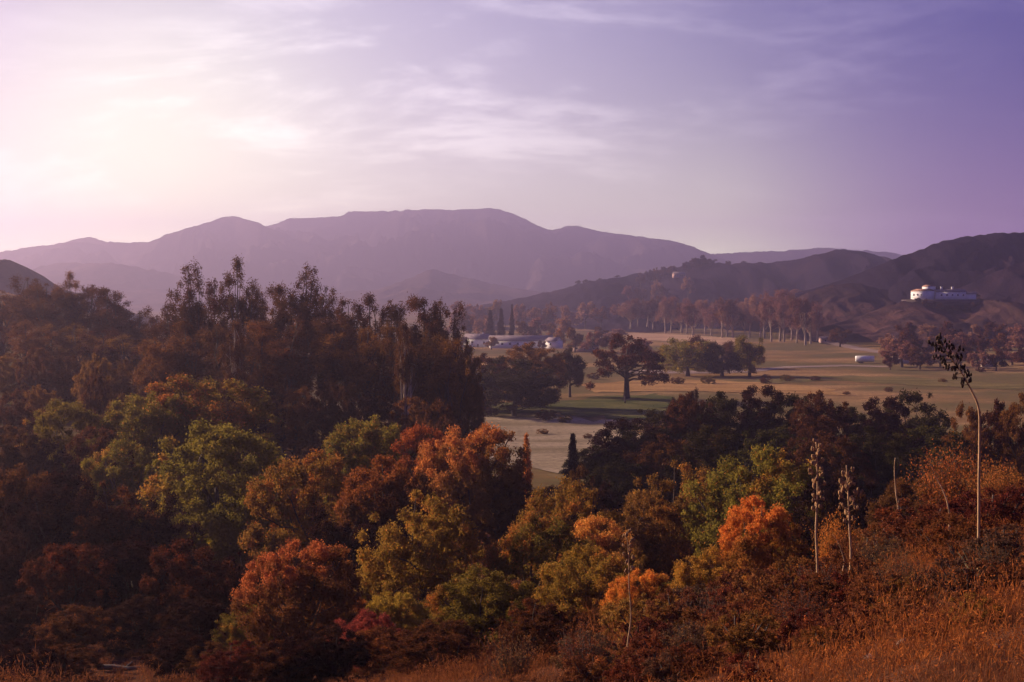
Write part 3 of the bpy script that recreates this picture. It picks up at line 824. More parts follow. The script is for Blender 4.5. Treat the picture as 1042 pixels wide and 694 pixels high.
tree('fartree', 855, 333, 960, 26, 'darkbrown', 'tree', 'compact dark tree between the gum row and the white trailer', 'tree')
tree('fartree', 766, -2.2, 770, 10, 'dark', 'shrub', 'tiny dark bush alone in the tan field', 'bush')
row([(690, 400, 26), (706, 392, 22)], 'oak', 330, ['dark'], 'tree', 'small blackish tree', 'above the dark belt, near the green field')

row([(552, -1.6, 16), (598, -1.4, 12), (640, -1.8, 18), (668, -2.0, 20)], 'scrub', 375, ['brown', 'darkbrown'], 'shrub', {'brown': 'small brown field shrub', 'darkbrown': 'small dark field shrub'}, 'near the green patch', 'bush', dj=.12)
row([(780, -2, 12), (805, -1.6, 10), (830, -2.2, 14), (862, -1.6, 10), (905, -2.0, 12), (960, -1.8, 12), (1000, -2.2, 14)], 'scrub', 570, ['darkbrown', 'brown'], 'shrub', {'brown': 'tiny brown shrub', 'darkbrown': 'tiny dark shrub'}, 'dotted over the tan field', 'bush', dj=.16)

row([(458, -4, 30), (474, -3, 24), (498, -2.6, 26), (556, -3.4, 26), (574, -2.4, 20)], 'scrub', 408, ['darkbrown', 'olive', 'dark'], 'shrub', {'dark': 'dark meadow bush', 'darkbrown': 'brown meadow bush', 'olive': 'olive meadow bush'}, 'at the foot of the broad dark oak', 'bush', dj=.04)
row([(604, -3, 16), (660, -3.4, 18), (690, -3, 18), (722, -3.6, 20), (780, -3.2, 16), (800, -3, 16)], 'scrub', 590, ['darkbrown', 'olive'], 'shrub', {'darkbrown': 'brown hedge bush', 'olive': 'olive hedge bush'}, 'along the field road', 'bush', dj=.06)

# --- eucalyptus row along the lane
xs = [642, 649, 659, 665, 677, 683, 694, 699, 705, 718, 724, 735, 740, 746, 758, 763, 774, 778, 785, 794, 798, 806, 811, 820, 825, 832]
tops = [309, 305, 308, 302, 307, 303, 309, 305, 311, 306, 310, 304, 310, 305, 309, 302, 308, 300, 306, 295, 302, 300, 308, 304, 313, 309]
for i, (x, t) in enumerate(zip(xs, tops)):
    D = 1420 - (x - 641) / 191 * 400 + rng.uniform(-45, 45)
    tree('roweuc', x, t - 2.5, D, rng.uniform(20, 34), ['pinkbrown', 'brown', 'pinkbrown', 'darkbrown', 'pinkbrown'][i % 5], 'gum_tree', f'pale-trunked gum tree, {ORD[i]} from the left in the row along the lane', 'tree', 'gum trees in the row along the lane', bark='palebark')
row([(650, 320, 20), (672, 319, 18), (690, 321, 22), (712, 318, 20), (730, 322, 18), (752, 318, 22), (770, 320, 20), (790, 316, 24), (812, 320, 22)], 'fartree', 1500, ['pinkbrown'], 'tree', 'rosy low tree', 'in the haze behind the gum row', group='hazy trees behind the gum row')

# --- hazy trees around the farm
HZ = {'pinkbrown': 'hazy rosy brown tree', 'brown': 'hazy russet tree', 'rust': 'hazy orange tree', 'darkbrown': 'hazy dark tree'}
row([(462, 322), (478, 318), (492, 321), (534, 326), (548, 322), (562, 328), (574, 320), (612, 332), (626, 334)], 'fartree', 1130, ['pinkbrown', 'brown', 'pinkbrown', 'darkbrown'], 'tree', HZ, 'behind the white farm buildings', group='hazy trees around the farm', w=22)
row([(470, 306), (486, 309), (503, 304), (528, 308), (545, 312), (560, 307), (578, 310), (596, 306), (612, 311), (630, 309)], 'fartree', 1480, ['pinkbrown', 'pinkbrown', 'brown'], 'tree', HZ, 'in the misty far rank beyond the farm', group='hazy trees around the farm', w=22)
tree('conifer', 521, 309, 1020, 9, 'dark', 'conifer_tree', 'dark pointed conifer, tallest of the clump behind the white farm', 'tree')
row([(499, 315, 14), (510, 313, 14)], 'conifer', 1030, ['dark'], 'conifer_tree', 'dark blunt conifer', 'of the pair beside the pointed conifer', dj=.005)
row([(585, 332, 22), (603, 336, 24), (622, 341, 24), (655, 344, 22)], 'fartree', 860, ['darkbrown', 'pinkbrown'], 'tree', HZ, 'between the white farm and the spreading oak', group='hazy trees around the farm')
tree('fartree', 569, 334, 985, 12, 'orange', 'tree', 'small orange tree right beside the white gable end', 'tree')
# --- knoll
KN = {'darkbrown': 'dusky hilltop tree', 'pinkbrown': 'rosy hilltop tree', 'dark': 'dark hilltop tree'}
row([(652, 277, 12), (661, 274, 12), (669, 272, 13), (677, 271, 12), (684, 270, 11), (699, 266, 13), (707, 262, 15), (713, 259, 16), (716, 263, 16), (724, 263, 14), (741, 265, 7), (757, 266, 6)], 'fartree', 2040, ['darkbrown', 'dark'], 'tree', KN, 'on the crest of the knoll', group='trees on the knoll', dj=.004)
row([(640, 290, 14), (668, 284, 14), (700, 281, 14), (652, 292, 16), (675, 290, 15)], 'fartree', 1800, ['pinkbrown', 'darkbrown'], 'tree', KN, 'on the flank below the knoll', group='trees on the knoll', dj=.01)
row([(588, 285, 6), (596, 284, 7), (610, 283, 7), (628, 280, 7)], 'fartree', 2080, ['dark'], 'tree', 'tiny dark crest tree', 'on the ridge left of the knoll houses', dj=.003)
# --- brushy trees at the right of the valley
RB = {'pinkbrown': 'mauve-brown tree', 'darkbrown': 'dusky tree', 'brown': 'dull russet tree'}
row([(906, 358, 18), (918, 346, 40), (936, 352), (957, 355), (978, 350), (996, 356), (1014, 354), (1030, 357), (1046, 355)], 'fartree', 690, ['darkbrown', 'pinkbrown'], 'tree', RB, 'in the near right-hand scrub', group='scrub trees at the right of the valley', w=26)
row([(905, 339), (926, 336), (950, 340), (972, 337), (994, 341), (1016, 338), (1038, 340)], 'fartree', 790, ['pinkbrown', 'darkbrown', 'brown'], 'tree', RB, 'in the middle right-hand scrub', group='scrub trees at the right of the valley', w=28)
row([(922, 327), (944, 329), (966, 326), (990, 329), (1014, 327), (1036, 329)], 'fartree', 900, ['darkbrown', 'pinkbrown'], 'tree', RB, 'in the rear right-hand scrub', group='scrub trees at the right of the valley', w=24)

# ------------------------------------------------------------------ flower stalks
def stalk(pts_px, D, r, label, pods=None, dense=0, podmat='drypod', spread=.4, podsize=.07):
    P3 = [P(a, b, D) for a, b in pts_px]
    b = P3[0]; g = gz(b.x, b.y)
    root = empty('flower_stalk', (b.x, b.y, g))
    tag(root, label, 'flower stalk')
    pts = [Vector((0, 0, -.15))] + [p - Vector((b.x, b.y, g)) for p in P3]
    if pts[1].z < .2: pts[0].z = pts[1].z - .4
    # finer curve
    A = np.array([p[:] for p in pts]); t = np.linspace(0, len(A) - 1, 24)
    i = np.arange(len(A)); cur = np.stack([np.interp(t, i, A[:, k]) for k in range(3)], -1)
    cur[2:, 0] += .05 * np.cumsum(rng.normal(0, .35, len(cur) - 2)); cur[2:, 1] += .05 * np.cumsum(rng.normal(0, .3, len(cur) - 2))
    for _ in range(2): cur[1:-1] = (cur[:-2] + 2 * cur[1:-1] + cur[2:]) / 4
    mb = MB(); mb.tube(cur, np.linspace(r, r * .35, len(cur)), 7)
    mb.build('stem', M['stalk'], root, smooth=True)
    if pods:
        ro = MB()
        for k in range(22):
            th = k * 2.4; tl = random.uniform(.35, 1.1); L = random.uniform(.7, 1.1)
            d = np.array([math.cos(th) * math.sin(tl), math.sin(th) * math.sin(tl), math.cos(tl)])
            ro.tube([(0, 0, .02), d * L * .5 + (0, 0, .03), d * L + (0, 0, -.06)], [.05, .045, .006], 5)
        ro.build('leaf_rosette', M['agave'], root)
        f0, f1 = pods
        for k in range(dense):
            f = f0 + (f1 - f0) * (k + .5) / dense
            x = f * (len(cur) - 1); j = min(int(x), len(cur) - 2)
            base = cur[j] + (cur[j + 1] - cur[j]) * (x - j)
            ax = cur[j + 1] - cur[j]; ax = ax / np.linalg.norm(ax)
            th = k * 2.4; u = np.cross(ax, (.3, .2, .9) if abs(ax[2]) < .8 else (0, 1, .1)); u /= np.linalg.norm(u); w = np.cross(ax, u)
            L = spread * (.35 + .65 * math.sin(math.pi * min(1, (1 - (f - f0) / (f1 - f0)) * .85 + .08))) * random.uniform(.7, 1.15)
            d = (u * math.cos(th) + w * math.sin(th)) * .85 + ax * .45
            e = base + d * L
            q = MB(); q.tube([base, (base + e) / 2 + np.array((0, 0, -.04 * L)), e], [r * .28, r * .2, r * .14], 4)
            for _p in range(random.randint(4, 7)):
                c = e + rng.normal(0, .11, 3) * max(L, .25) * 1.0 - d * L * random.uniform(0, .3)
                s = podsize * random.uniform(.7, 1.3)
                q.blob(c, (s * .55, s * .55, s), k, .15, 6, 4)
            q.build('seed_cluster', M[podmat], root)
    return root


stalk([(996, 540), (996, 500), (997, 460), (997, 430), (994, 412), (989, 400), (981, 387), (971, 371), (962, 358), (953, 346)], 42, .047, 'tall pale flower stalk bent over at the top with black seed pods', (.66, 1.0), 34, 'pod', .42, .052)
stalk([(831, 578), (830, 540), (829, 500), (828, 450)], 58, .07, 'upright tan flower stalk in front of the moss green tree with a narrow brown head', (.62, 1.0), 24, 'drypod', .36, .08)
stalk([(866, 596), (866, 560), (865, 520), (864, 474)], 55, .065, 'upright tan flower stalk with open candelabra branches near its top', (.66, .97), 18, 'drypod', .52, .08)
stalk([(858, 592), (858, 570), (854, 552), (848, 544)], 54, .03, 'short thin stem forked beside the candelabra flower stalk')
stalk([(640, 655), (640, 620), (639, 580), (638, 540)], 47, .036, 'thin pale flower stalk alone at the bottom centre of the slope', (.72, 1.0), 13, 'drypod', .26, .055)
stalk([(914, 520), (913, 500), (910, 466)], 62, .05, 'bare broken stalk without any head before the dark bush')
stalk([(967, 528), (963, 510), (955, 492), (950, 484)], 50, .04, 'bare leaning stem left of the bent flower stalk')

# ------------------------------------------------------------------ rocks, log, post
def rock(px, py, D, size, label):
    p = P(px, py, D); g = gz(p.x, p.y)
    mb = MB(); mb.blob((0, 0, size * .3), (size, size * .8, size * .62), int(px), .5, 12, 8)
    o = mb.build('rock', M['rock'], smooth=False); o.location = (p.x, p.y, g); o.rotation_euler = (0, 0, px)
    tag(o, label, 'rock')


rock(885, 655, 29, .16, 'small pale rock on the lit grass bank, left of two')
rock(920, 648, 29.5, .17, 'small pale rock on the lit grass bank, right of two')
rock(1015, 672, 26, .1, 'small light stone by the bottom right corner')
p = P(122, 668, 76); lg = MB()
lg.tube([(-1.3, 0, .1), (-.4, .08, .14), (.5, -.05, .12), (1.4, .1, .2)], [.15, .14, .12, .08], 8); lg.tube([(.3, 0, .15), (.6, .3, .45)], [.06, .03], 6)
o = lg.build('fallen_log', M['wood'], smooth=True); o.location = (p.x, p.y, gz(p.x, p.y) + .1); o.rotation_euler = (0, 0, -.2)
tag(o, 'weathered grey log lying in the dark clearing', 'log')
p = P(636, 408, 470); mb = MB(); mb.box((0, 0, 1.0), (.5, .5, 2.6)); mb.box((0, 0, 2.4), (.62, .62, .2))
o = mb.build('fence_post', M['wood']); o.location = (p.x, p.y, gz(p.x, p.y)); tag(o, 'short dark post standing in the green field', 'post')

# ------------------------------------------------------------------ buildings
def windows(root, xs, y, z, w, h, name='window', face=-1):
    for x in xs:
        m = MB(); t = .12
        for a, b in (((x, y, z + h / 2 + t / 2), (w + 2 * t, .16, t)), ((x, y, z - h / 2 - t / 2), (w + 2 * t, .2, t)), ((x - w / 2 - t / 2, y, z), (t, .16, h)), ((x + w / 2 + t / 2, y, z), (t, .16, h))): m.box(a, b)
        f = m.build(name, M['white'], root)
        g = MB(); g.box((x, y + .02, z), (w, .08, h)); g.build('pane', M['glass'], f)


def house(px, py, D, dims, rz, wall, roof, label, cat='house', wins=3, wh=1.2, chim=True, name='house', roof_h=2.2, sink=.4, doorx=None):
    p = P(px, py, D); g = gz(p.x, p.y)
    r = empty(name, (p.x, p.y, g), rz); tag(r, label, cat)
    L, W, H = dims
    m = MB(); m.box((0, 0, H / 2 - sink), (L, W, H + 2 * sink))
    # gable ends
    for x in (-L / 2 + .1, L / 2 - .1):
        m.add(np.array([(x - .1, -W / 2, H), (x - .1, W / 2, H), (x - .1, 0, H + roof_h * .94), (x + .1, -W / 2, H), (x + .1, W / 2, H), (x + .1, 0, H + roof_h * .94)]), [(0, 1, 4, 3), (1, 2, 5, 4), (2, 0, 3, 5)], [(0, 2, 1), (3, 4, 5)])
    m.build('wall', M[wall], r)
    m = MB(); m.gable((0, 0, H + .08), (L, W, roof_h), .6, .22); ro = m.build('roof', M[roof], r)
    if chim:
        m = MB(); m.box((L * .22, .6, H + roof_h * .9), (1.0, .8, 2.0)); m.box((L * .22, .6, H + roof_h * .9 + 1.1), (1.2, 1.0, .2)); m.build('chimney', M[wall], ro)
    xs = [(-L / 2) + L * (k + .5) / wins for k in range(wins)]
    if doorx is not None:
        m = MB(); m.box((doorx, -W / 2 - .03, 1.05), (1.1, .14, 2.1)); d = m.build('door', M['wood'], r)
        m = MB(); m.box((doorx + .4, -W / 2 - .14, 1.05), (.08, .1, .12)); m.build('handle', M['metal'], d)
        xs = [x for x in xs if abs(x - doorx) > 1.6]
    windows(r, xs, -W / 2 - .02, H * .58, 1.4, wh)
    return r


house(530, 351, 965, (42, 11, 5.0), R(5), 'white', 'roof_grey', 'long low white farm building with grey roof behind the oaks', 'building', 8, 1.4, False, 'farm_building', 3.4, doorx=4)
house(486, 352, 985, (17, 11, 5.4), R(-16), 'white', 'roof_grey', 'white farm house partly hidden at the grove edge', 'house', 4, 1.4, True, 'house', 3.6, doorx=2)
house(564, 351, 955, (8, 9, 5.0), R(-35), 'white', 'roof_grey', 'bright white gabled shed at the right end of the farm', 'building', 1, 1.6, False, 'farm_shed', 2.4)
row([(470, 342, 16), (500, 342, 16), (552, 346, 11)], 'fartree', 930, ['darkbrown', 'brown'], 'tree', {'darkbrown': 'hazy dark tree', 'brown': 'hazy russet tree'}, 'right in front of the white farm', group='hazy trees around the farm', dj=.005)
house(596, 343, 900, (16, 10, 3.8), R(-8), 'pinkwall', 'roof_dark', 'low dark roofed house between hazy trees right of the farm', 'house', 3, 1.2, True, 'house', 2.4)
house(691, 271, 1990, (17, 9, 4.6), R(12), 'pinkwall', 'roof_grey', 'pale pink house on top of the distant knoll', 'house', 5, 2.2, True, 'house', 3)
house(670, 280, 1930, (11, 7, 4), R(-10), 'pinkwall', 'roof_tan', 'smaller rosy house just below the crest of the knoll', 'house', 3, 2, True, 'house', 3)
house(922, 366, 742, (15, 8, 3), R(6), 'cream', 'roof_grey', 'low cream house at the edge of the right-hand scrub', 'house', 3, 1.2, False, 'house', 1.8, doorx=1)
house(1005, 374, 700, (6, 5, 2.6), R(-12), 'cream', 'roof_grey', 'little white cottage behind the bent flower stalk', 'house', 2, 1.1, False, 'house', 1.6)
house(842, 345, 1040, (11, 6, 2.8), R(10), 'pinkwall', 'roof_grey', 'low pale barn at the right end of the gum row', 'building', 2, 1.2, False, 'barn', 1.8)

# the big white house on the hill
p = P(957, 306, 1072); g = gz(p.x, p.y)
g = max(gz(p.x + dx, p.y + dy) for dx in (-20, -13, -6, 0, 8, 16, 24) for dy in (-7, 0, 4)) + .4
vr = empty('villa', (p.x, p.y, g - .3), R(-4)); tag(vr, 'large white house with tan roof and long wing on the dark hill', 'house')
m = MB(); m.box((-13, 0, 2.0), (13, 12, 7.6), R(-52)); m.build('wall', M['white'], vr)
m = MB(); m.box((-8, 3, 7.2), (7, 7, 4.2), R(-52)); m.build('upper_wall', M['white'], vr)
m = MB(); m.gable((0, 0, 0), (13, 12, 1.5), .25, .25); ro = m.build('roof', M['roof_tan'], vr); ro.location = (-13, 0, 5.9); ro.rotation_euler = (0, 0, R(-52))
m = MB(); m.gable((0, 0, 0), (7, 7, 1.0), .2, .25); ro = m.build('roof', M['roof_tan'], vr); ro.location = (-8, 3, 9.4); ro.rotation_euler = (0, 0, R(-52))
m = MB(); m.box((7, 1, 1.7), (22, 9, 7)); m.build('wing_wall', M['white'], vr)
m = MB(); m.gable((7, 1, 5.3), (22, 9, 1.8), .3, .25); rf = m.build('wing_roof', M['roof_grey'], vr)
for x in (1, 9):
    m = MB(); m.box((x, 1.4, 7.4), (1.4, 1.1, 3.0)); m.box((x, 1.4, 9.0), (1.7, 1.4, .25)); m.build('chimney', M['white'], rf)
m = MB(); m.box((22, 2, .4), (8, 7, 6.4)); m.build('garage_wall', M['white'], vr)
m = MB(); m.gable((22, 2, 3.7), (8, 7, 1.5), .5, .22); m.build('roof', M['roof_grey'], vr)
windows(vr, [0, 4, 8, 12, 16], -3.53, 2.8, 1.1, 1.3)
n0 = len(vr.children)
fb = empty('left_block', (-13, 0, 0), R(-52)); windows(fb, [-3.6, 0, 3.6], -6.03, 3, 1.1, 1.4)
for ch in list(fb.children):
    ch.parent = vr; ch.location = (-13, 0, 0); ch.rotation_euler = (0, 0, R(-52))
bpy.data.objects.remove(fb)
m = MB(); m.box((0, 0, -4.2), (54, 19, 7.2)); m.build('terrace', M['roof_dark'], vr)
m = MB(); m.box((0, -9.9, -2.6), (54, .5, 4.2)); wl = m.build('retaining_wall', M['wood']); wl.location = (p.x, p.y, g - .3); wl.rotation_euler = (0, 0, R(-4))
tag(wl, 'low weathered retaining wall in front of the large white hill house', 'wall')
row([(941, 299, 8), (985, 300, 9), (993, 297, 10)], 'fartree', 1075, ['dark'], 'tree', 'dark garden tree', 'beside the large white hill house', dj=.003)

row([(934, -5, 8), (942, -5.5, 8), (950, -5, 8), (957, -5.5, 8), (964, -5.5, 8), (972, -6, 9), (981, -6, 9), (989, -6, 9)], 'fartree', 1055, ['dark', 'darkbrown'], 'shrub', {'dark': 'dark garden bush', 'darkbrown': 'brown garden bush'}, 'below the large white hill house', 'bush', dj=.002)
# white trailer in the field
p = P(880, 370, 745); g = gz(p.x, p.y)
t = empty('box_trailer', (p.x, p.y, g), R(3)); tag(t, 'long white box trailer parked at the end of the field road', 'trailer')
m = MB(); m.box((0, 0, 2.35), (9.4, 2.6, 2.9)); b = m.build('body', M['white'], t)
m = MB(); m.box((-4.72, 0, 2.3), (.06, 2.3, 2.5)); d = m.build('door', M['white'], t); m = MB(); m.box((-4.77, .3, 2.2), (.05, .1, .8)); m.build('handle', M['metal'], d)
m = MB(); m.box((0, 0, .8), (9.0, 1.2, .2)); m.box((5.2, 0, .75), (1.6, .15, .15)); m.build('chassis', M['metal'], t)
for x in (-2.6, -1.5):
    for y in (-1.1, 1.1):
        a = np.linspace(0, 2 * np.pi, 17)[:-1]
        for nm, rad, wd, mt in (('wheel', .48, .3, 'rubber'), ('rim', .26, .34, 'metal')):
            V = np.array([(x + rad * math.cos(q), y + s * wd / 2, .48 + rad * math.sin(q)) for s in (-1, 1) for q in a] + [(x, y - wd / 2, .48), (x, y + wd / 2, .48)])
            Q = [(i, (i + 1) % 16, 16 + (i + 1) % 16, 16 + i) for i in range(16)]; T = [(i, 32, (i + 1) % 16) for i in range(16)] + [(16 + i, 16 + (i + 1) % 16, 33) for i in range(16)]
            mm = MB(); mm.add(V, Q, T)
            if nm == 'wheel': wh = mm.build('wheel', M[mt], t)
            else: mm.build('rim', M[mt], wh)

# ------------------------------------------------------------------ ground cover (nobody could count it)
def scatter(n, px0, px1, d0, d1, power=1.0):
    u = rng.uniform(px0, px1, n); D = np.sqrt(rng.uniform(d0 ** 2, d1 ** 2, n)) if power == 1 else d0 + (d1 - d0) * rng.uniform(0, 1, n) ** power
    x = (u - CX) / F * D; y = D
    return x, y, height(x, y)


def undergrowth():
    Vs, Qs, T1, A1, o = [], [], [], [], 0
    for n, a, b, d0, d1, h0, h1, lf, per in ((1500, 330, 1150, 21, 66, .35, 1.0, .05, 150), (1500, -120, 1150, 60, 110, .7, 1.9, .11, 110), (900, -120, 1150, 105, 190, 1.0, 2.6, .2, 90)):
        x, y, z = scatter(n, a, b, d0, d1)
        cl = fbm(x / 9, y / 9, 77, 3)
        hh = rng.uniform(h0, h1, n) * np.clip(.75 + cl * 1.6, .3, 1.9)
        k = np.repeat(np.arange(n), per)
        t = rng.uniform(0, 2 * np.pi, len(k)); rr = np.sqrt(rng.uniform(0, 1, len(k))) * .85 * hh[k]
        f = rng.uniform(0, 1, len(k)) ** .7
        C = np.stack([x[k] + rr * np.cos(t) * (.4 + .6 * f), y[k] + rr * np.sin(t) * (.4 + .6 * f), z[k] + f * hh[k] * (1 - .35 * (rr / (.85 * hh[k])) ** 2)], -1)
        # half of the pieces are upright twigs, half are leaves
        half = len(C) // 2; perm = rng.permutation(len(C))
        for part, ln, asp, up in ((perm[:half], lf, .55, 0), (perm[half:], lf * 4.2, .07, -2.2)):
            V, q = leaf_quads(C[part], ln, asp, up=up)
            Vs.append(V); Qs.append(q + o); o += len(V)
            ct = np.clip(.5 + 1.1 * fbm(x / 6, y / 6, 31, 2), 0, 1)
            T1.append(np.repeat(np.clip(.6 * ct[k[part]] + .4 * rng.uniform(0, 1, len(part)), 0, 1), 4))
            aa = np.clip((cl[k[part]] + .15 + .25 * (x[k[part]] / y[k[part]] > .1)) * 1.2, 0, 1) * rng.uniform(0, 1, len(part))  # sunlit right part of the slope gets extra orange in its colour
            A1.append(np.repeat(aa, 4))
    ob = link_mesh('undergrowth', np.vstack(Vs), [np.vstack(Qs)], [M['brush']], {'tint': np.concatenate(T1), 'autumn_sun': np.concatenate(A1)})
    tag(ob, 'reddish brown brush and twigs covering the near slope', kind='stuff')


undergrowth()


def grass():
    Vs, T, tint, aut, o = [], [], [], [], 0
    for n, a, b, d0, d1, h in ((60000, 480, 1150, 19, 30, .26), (26000, 300, 1150, 29, 60, .36)):
        x, y, z = scatter(n, a, b, d0, d1)
        m = fbm(x / 3, y / 3, 91, 3); keep = m > -.35
        x, y, z, m = x[keep], y[keep], z[keep], m[keep]; n = len(x)
        hh = h * rng.uniform(.5, 1.3, n) * np.clip(1 + m, .5, 1.6); t = rng.uniform(0, np.pi, n); w = .006 * (d0 / 19)
        b0 = np.stack([x - w * np.cos(t), y - w * np.sin(t), z - .05], -1); b1 = np.stack([x + w * np.cos(t), y + w * np.sin(t), z - .05], -1)
        tip = np.stack([x + rng.normal(0, .3, n) * hh, y + rng.normal(0, .3, n) * hh, z + hh], -1)
        V = np.stack([b0, b1, tip], 1).reshape(-1, 3); Vs.append(V); T.append(np.arange(n * 3).reshape(-1, 3) + o); o += len(V)
        tint.append(np.repeat(rng.uniform(0, 1, n), 3)); aut.append(np.repeat(np.clip(m + .2, 0, 1) * .6, 3))
    ob = link_mesh('dry_grass', np.vstack(Vs), [np.vstack(T)], [leaf_mat('grass_blades', (.12, .048, .024), (.27, .125, .052), (.34, .12, .04), .4)], {'tint': np.concatenate(tint), 'autumn_sun': np.concatenate(aut)})
    tag(ob, 'dry tan grass on the near bank', kind='stuff')


grass()

# individual brush shrubs that stand out on the right slope
BL = {'brush': 'rusty twiggy brush', 'redscrub': 'dark maroon twiggy brush', 'greybrush': 'grey-brown twiggy brush'}
SC = {'redscrub': 'dark maroon scrub bush', 'brush': 'rusty scrub bush', 'greybrush': 'grey-brown scrub bush', 'brown': 'russet scrub bush', 'rust': 'orange-tinged scrub bush'}
SM = ['redscrub', 'brush', 'rust', 'brush', 'greybrush', 'redscrub', 'brown']
def slope(D, n, a, b, h0, h1, place, k0):
    it = []
    for k in range(n):
        h = rng.uniform(h0, h1); it.append((a + (b - a) * (k + rng.uniform(.1, .9)) / n, -h, F * h * rng.uniform(1.4, 2.0) / D))
    row(it, 'scrub', D, SM[k0:] + SM[:k0], 'scrub_bush', SC, place, 'bush', 'scrub on the right slope', dj=.07)
slope(74, 10, 690, 1050, 1.8, 3.0, 'in the highest scrub rank', 0)
slope(61, 11, 640, 1050, 1.6, 2.6, 'in the second highest scrub rank', 2)
slope(51, 11, 590, 1050, 1.3, 2.2, 'in the third scrub rank', 4)
slope(43, 11, 570, 1050, 1.1, 1.8, 'in the fourth scrub rank', 1)
slope(36, 10, 620, 1050, .9, 1.45, 'in the fifth scrub rank', 3)
slope(31, 6, 760, 1050, .65, 1.05, 'in the lowest scrub rank', 5)
BL = {'brush': 'rusty twiggy brush', 'redscrub': 'maroon twiggy brush', 'greybrush': 'grey-brown twiggy brush'}
row([(730, -2.0, 80), (840, -1.7, 70), (905, -1.9, 76), (1000, -1.9, 70)], 'brush', 56, ['greybrush', 'brush'], 'brush_shrub', BL, 'in the upper slope brush', 'bush', 'brush on the right slope', dj=.05)
row([(705, -1.5, 80), (815, -1.5, 90), (925, -1.6, 90), (1020, -1.5, 80)], 'brush', 40, ['greybrush', 'redscrub', 'greybrush'], 'brush_shrub', BL, 'in the lower slope brush', 'bush', 'brush on the right slope', dj=.05)
row([(520, 640, 70), (590, 636, 70)], 'brush', 50, ['greybrush', 'redscrub'], 'brush_shrub', BL, 'of the pair left of the thin flower stalk', 'bush', dj=.03)

# ------------------------------------------------------------------ sky, sun, haze
AZ, EL_ = R(-60), R(21)
SD = Vector((math.sin(AZ) * math.cos(EL_), math.cos(AZ) * math.cos(EL_), math.sin(EL_)))
sl = bpy.data.lights.new('sun', 'SUN'); sl.energy = 5.0; sl.angle = R(.5); sl.color = (1.0, .74, .52)
so = bpy.data.objects.new('sun', sl); COL.objects.link(so); so.rotation_euler = SD.to_track_quat('Z', 'Y').to_euler(); so.location = SD * 500

w = bpy.data.worlds.new('World'); S.world = w; w.use_nodes = True
nt = w.node_tree; nt.nodes.clear()
out = N(nt, 'ShaderNodeOutputWorld')
sky = N(nt, 'ShaderNodeTexSky', sky_type='NISHITA'); sky.sun_disc = False; sky.sun_elevation = EL_; sky.sun_rotation = AZ
sky.air_density = 1.2; sky.dust_density = .6; sky.ozone_density = 1.5
dirv = N(nt, 'ShaderNodeTexCoord').outputs['Generated']
sep = N(nt, 'ShaderNodeSeparateXYZ'); nt.links.new(dirv, sep.inputs[0])
# Nishita tinted towards the dusk violet of the air
tint = mixc(nt, 1.0, sky.outputs[0], (.085, .11, .40), 'MULTIPLY')
bg1 = N(nt, 'ShaderNodeBackground'); nt.links.new(tint, bg1.inputs[0]); bg1.inputs[1].default_value = .05
# high thin cloud: streaks on a plane far above
def math_n(op, a, b=None, clamp=False):
    n = N(nt, 'ShaderNodeMath', operation=op); n.use_clamp = clamp
    for i, v in enumerate((a, b)):
        if v is None: continue
        if hasattr(v, 'is_linked'): nt.links.new(v, n.inputs[i])
        else: n.inputs[i].default_value = v
    return n.outputs[0]
zz = math_n('ADD', math_n('MAXIMUM', sep.outputs[2], 0.0), .42)
cmb = N(nt, 'ShaderNodeCombineXYZ'); nt.links.new(math_n('DIVIDE', sep.outputs[0], zz), cmb.inputs[0]); nt.links.new(math_n('DIVIDE', sep.outputs[1], zz), cmb.inputs[1])
mp = N(nt, 'ShaderNodeMapping'); nt.links.new(cmb.outputs[0], mp.inputs[0]); mp.inputs['Rotation'].default_value = (0, 0, R(28)); mp.inputs['Scale'].default_value = (1.5, 3.4, 1)
nz = N(nt, 'ShaderNodeTexNoise'); nt.links.new(mp.outputs[0], nz.inputs['Vector']); nz.inputs['Scale'].default_value = 1.5; nz.inputs['Detail'].default_value = 12; nz.inputs['Roughness'].default_value = .66; nz.inputs['Distortion'].default_value = .7
nb = noise_n(nt, cmb.outputs[0], 1.3, 3, .5, (1, 1.6, 1))
nf = noise_n(nt, mp.outputs[0], 7.0, 5, .62)
cl = math_n('MULTIPLY', ramp(nt, math_n('ADD', nz.outputs['Fac'], math_n('MULTIPLY', math_n('SUBTRACT', nf, .5), .28)), (.44, .70)), ramp(nt, nb, (.30, .54)))
# brightening towards the low sun behind the veil
gd = Vector((math.sin(R(-6)), math.cos(R(-6)), .05)).normalized()
dp = N(nt, 'ShaderNodeVectorMath', operation='DOT_PRODUCT'); nt.links.new(dirv, dp.inputs[0]); dp.inputs[1].default_value = gd
dpc = math_n('MAXIMUM', dp.outputs['Value'], 0.0)
g2 = math_n('POWER', dpc, 30.0)
gs = Vector((math.sin(R(-15)), math.cos(R(-15)), .07)).normalized()
dps = N(nt, 'ShaderNodeVectorMath', operation='DOT_PRODUCT'); nt.links.new(dirv, dps.inputs[0]); dps.inputs[1].default_value = gs
g1 = math_n('POWER', math_n('MAXIMUM', dps.outputs['Value'], 0.0), 110.0)
def scal(col, f):
    return mixc(nt, f, (0, 0, 0), col)
low = math_n('POWER', math_n('SUBTRACT', 1.0, math_n('MAXIMUM', sep.outputs[2], 0.0), True), 26.0)
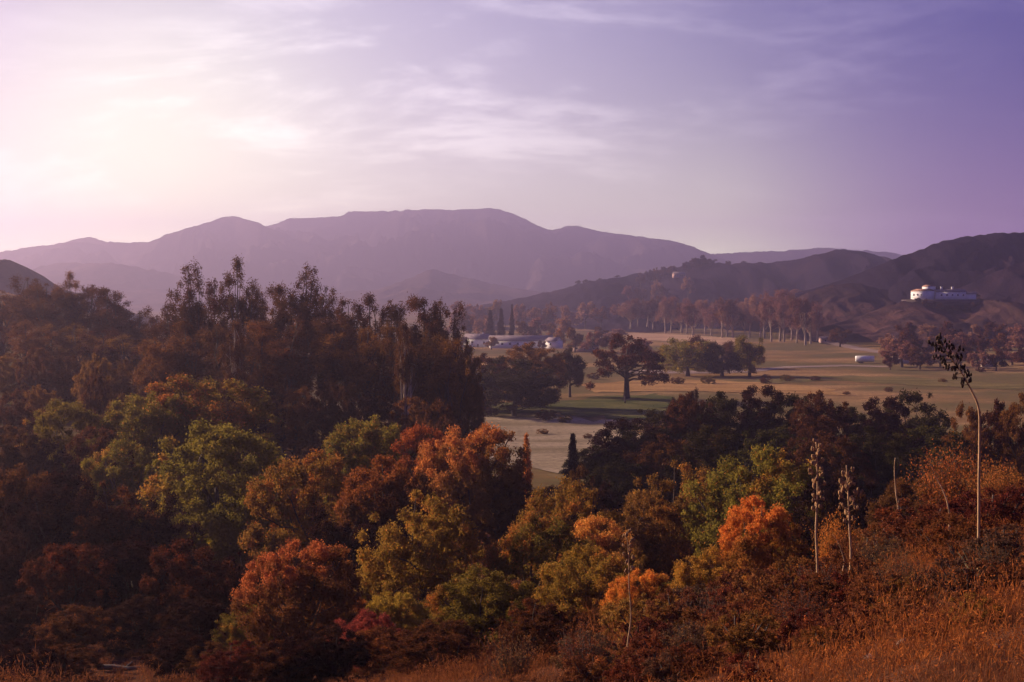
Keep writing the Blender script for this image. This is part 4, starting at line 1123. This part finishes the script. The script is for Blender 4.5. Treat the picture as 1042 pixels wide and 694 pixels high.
# thin veil lit from behind, thicker where the streaks are
veil = scal((.0, .004, .065), 1.0)
body = mixc(nt, cl, scal((.34, .31, .26), g2), scal((.60, .56, .45), g2))
veil = mixc(nt, 1.0, veil, body, 'ADD')
hcol = mixc(nt, ramp(nt, g2, (.02, .42)), (1.15, .58, 1.2), (4.0, 3.85, 2.45))
veil = mixc(nt, 1.0, veil, mixc(nt, math_n('MULTIPLY', low, ramp(nt, dp.outputs['Value'], (.2, .9))), (0, 0, 0), hcol), 'ADD')
veil = mixc(nt, 1.0, veil, scal((.105, .08, .105), cl), 'ADD')
veil = mixc(nt, 1.0, veil, scal((.42, .47, .17), g1), 'ADD')
bg2 = N(nt, 'ShaderNodeBackground'); nt.links.new(veil, bg2.inputs[0]); bg2.inputs[1].default_value = 1.0
ad = N(nt, 'ShaderNodeAddShader'); nt.links.new(bg1.outputs[0], ad.inputs[0]); nt.links.new(bg2.outputs[0], ad.inputs[1]); nt.links.new(ad.outputs[0], out.inputs[0])

hb = MB(); ztop = 490.0; zbot = -14.0
hb.box((0, 0, (ztop + zbot) / 2), (17800, 17800, ztop - zbot))
hm, hnt, hout = new_mat('haze')
pv = N(hnt, 'ShaderNodeVolumePrincipled'); pv.inputs['Color'].default_value = (.80, .67, 1.0, 1); pv.inputs['Density'].default_value = 2.8e-4; pv.inputs['Anisotropy'].default_value = .76
hnt.links.new(pv.outputs[0], hout.inputs['Volume'])
ho = hb.build('haze', hm); tag(ho, 'pale violet haze over the valley', kind='stuff')

# ------------------------------------------------------------------ render settings
S.view_settings.view_transform = 'Standard'; S.view_settings.look = 'None'; S.view_settings.exposure = 1.08; S.view_settings.gamma = 1.0
S.render.engine = 'CYCLES'
c = S.cycles
c.max_bounces = 4; c.diffuse_bounces = 2; c.glossy_bounces = 1; c.transmission_bounces = 2; c.transparent_max_bounces = 4; c.volume_bounces = 0
c.use_denoising = True; c.use_adaptive_sampling = True; c.adaptive_threshold = .02
try: c.denoiser = 'OPENIMAGEDENOISE'
except Exception: pass
c.sample_clamp_indirect = 4
for s_ in WARN: print('WARN', s_)
for o in S.objects:
    if 'label' in o and len(o['label'].split()) > 16: print('LONG', o['label'])
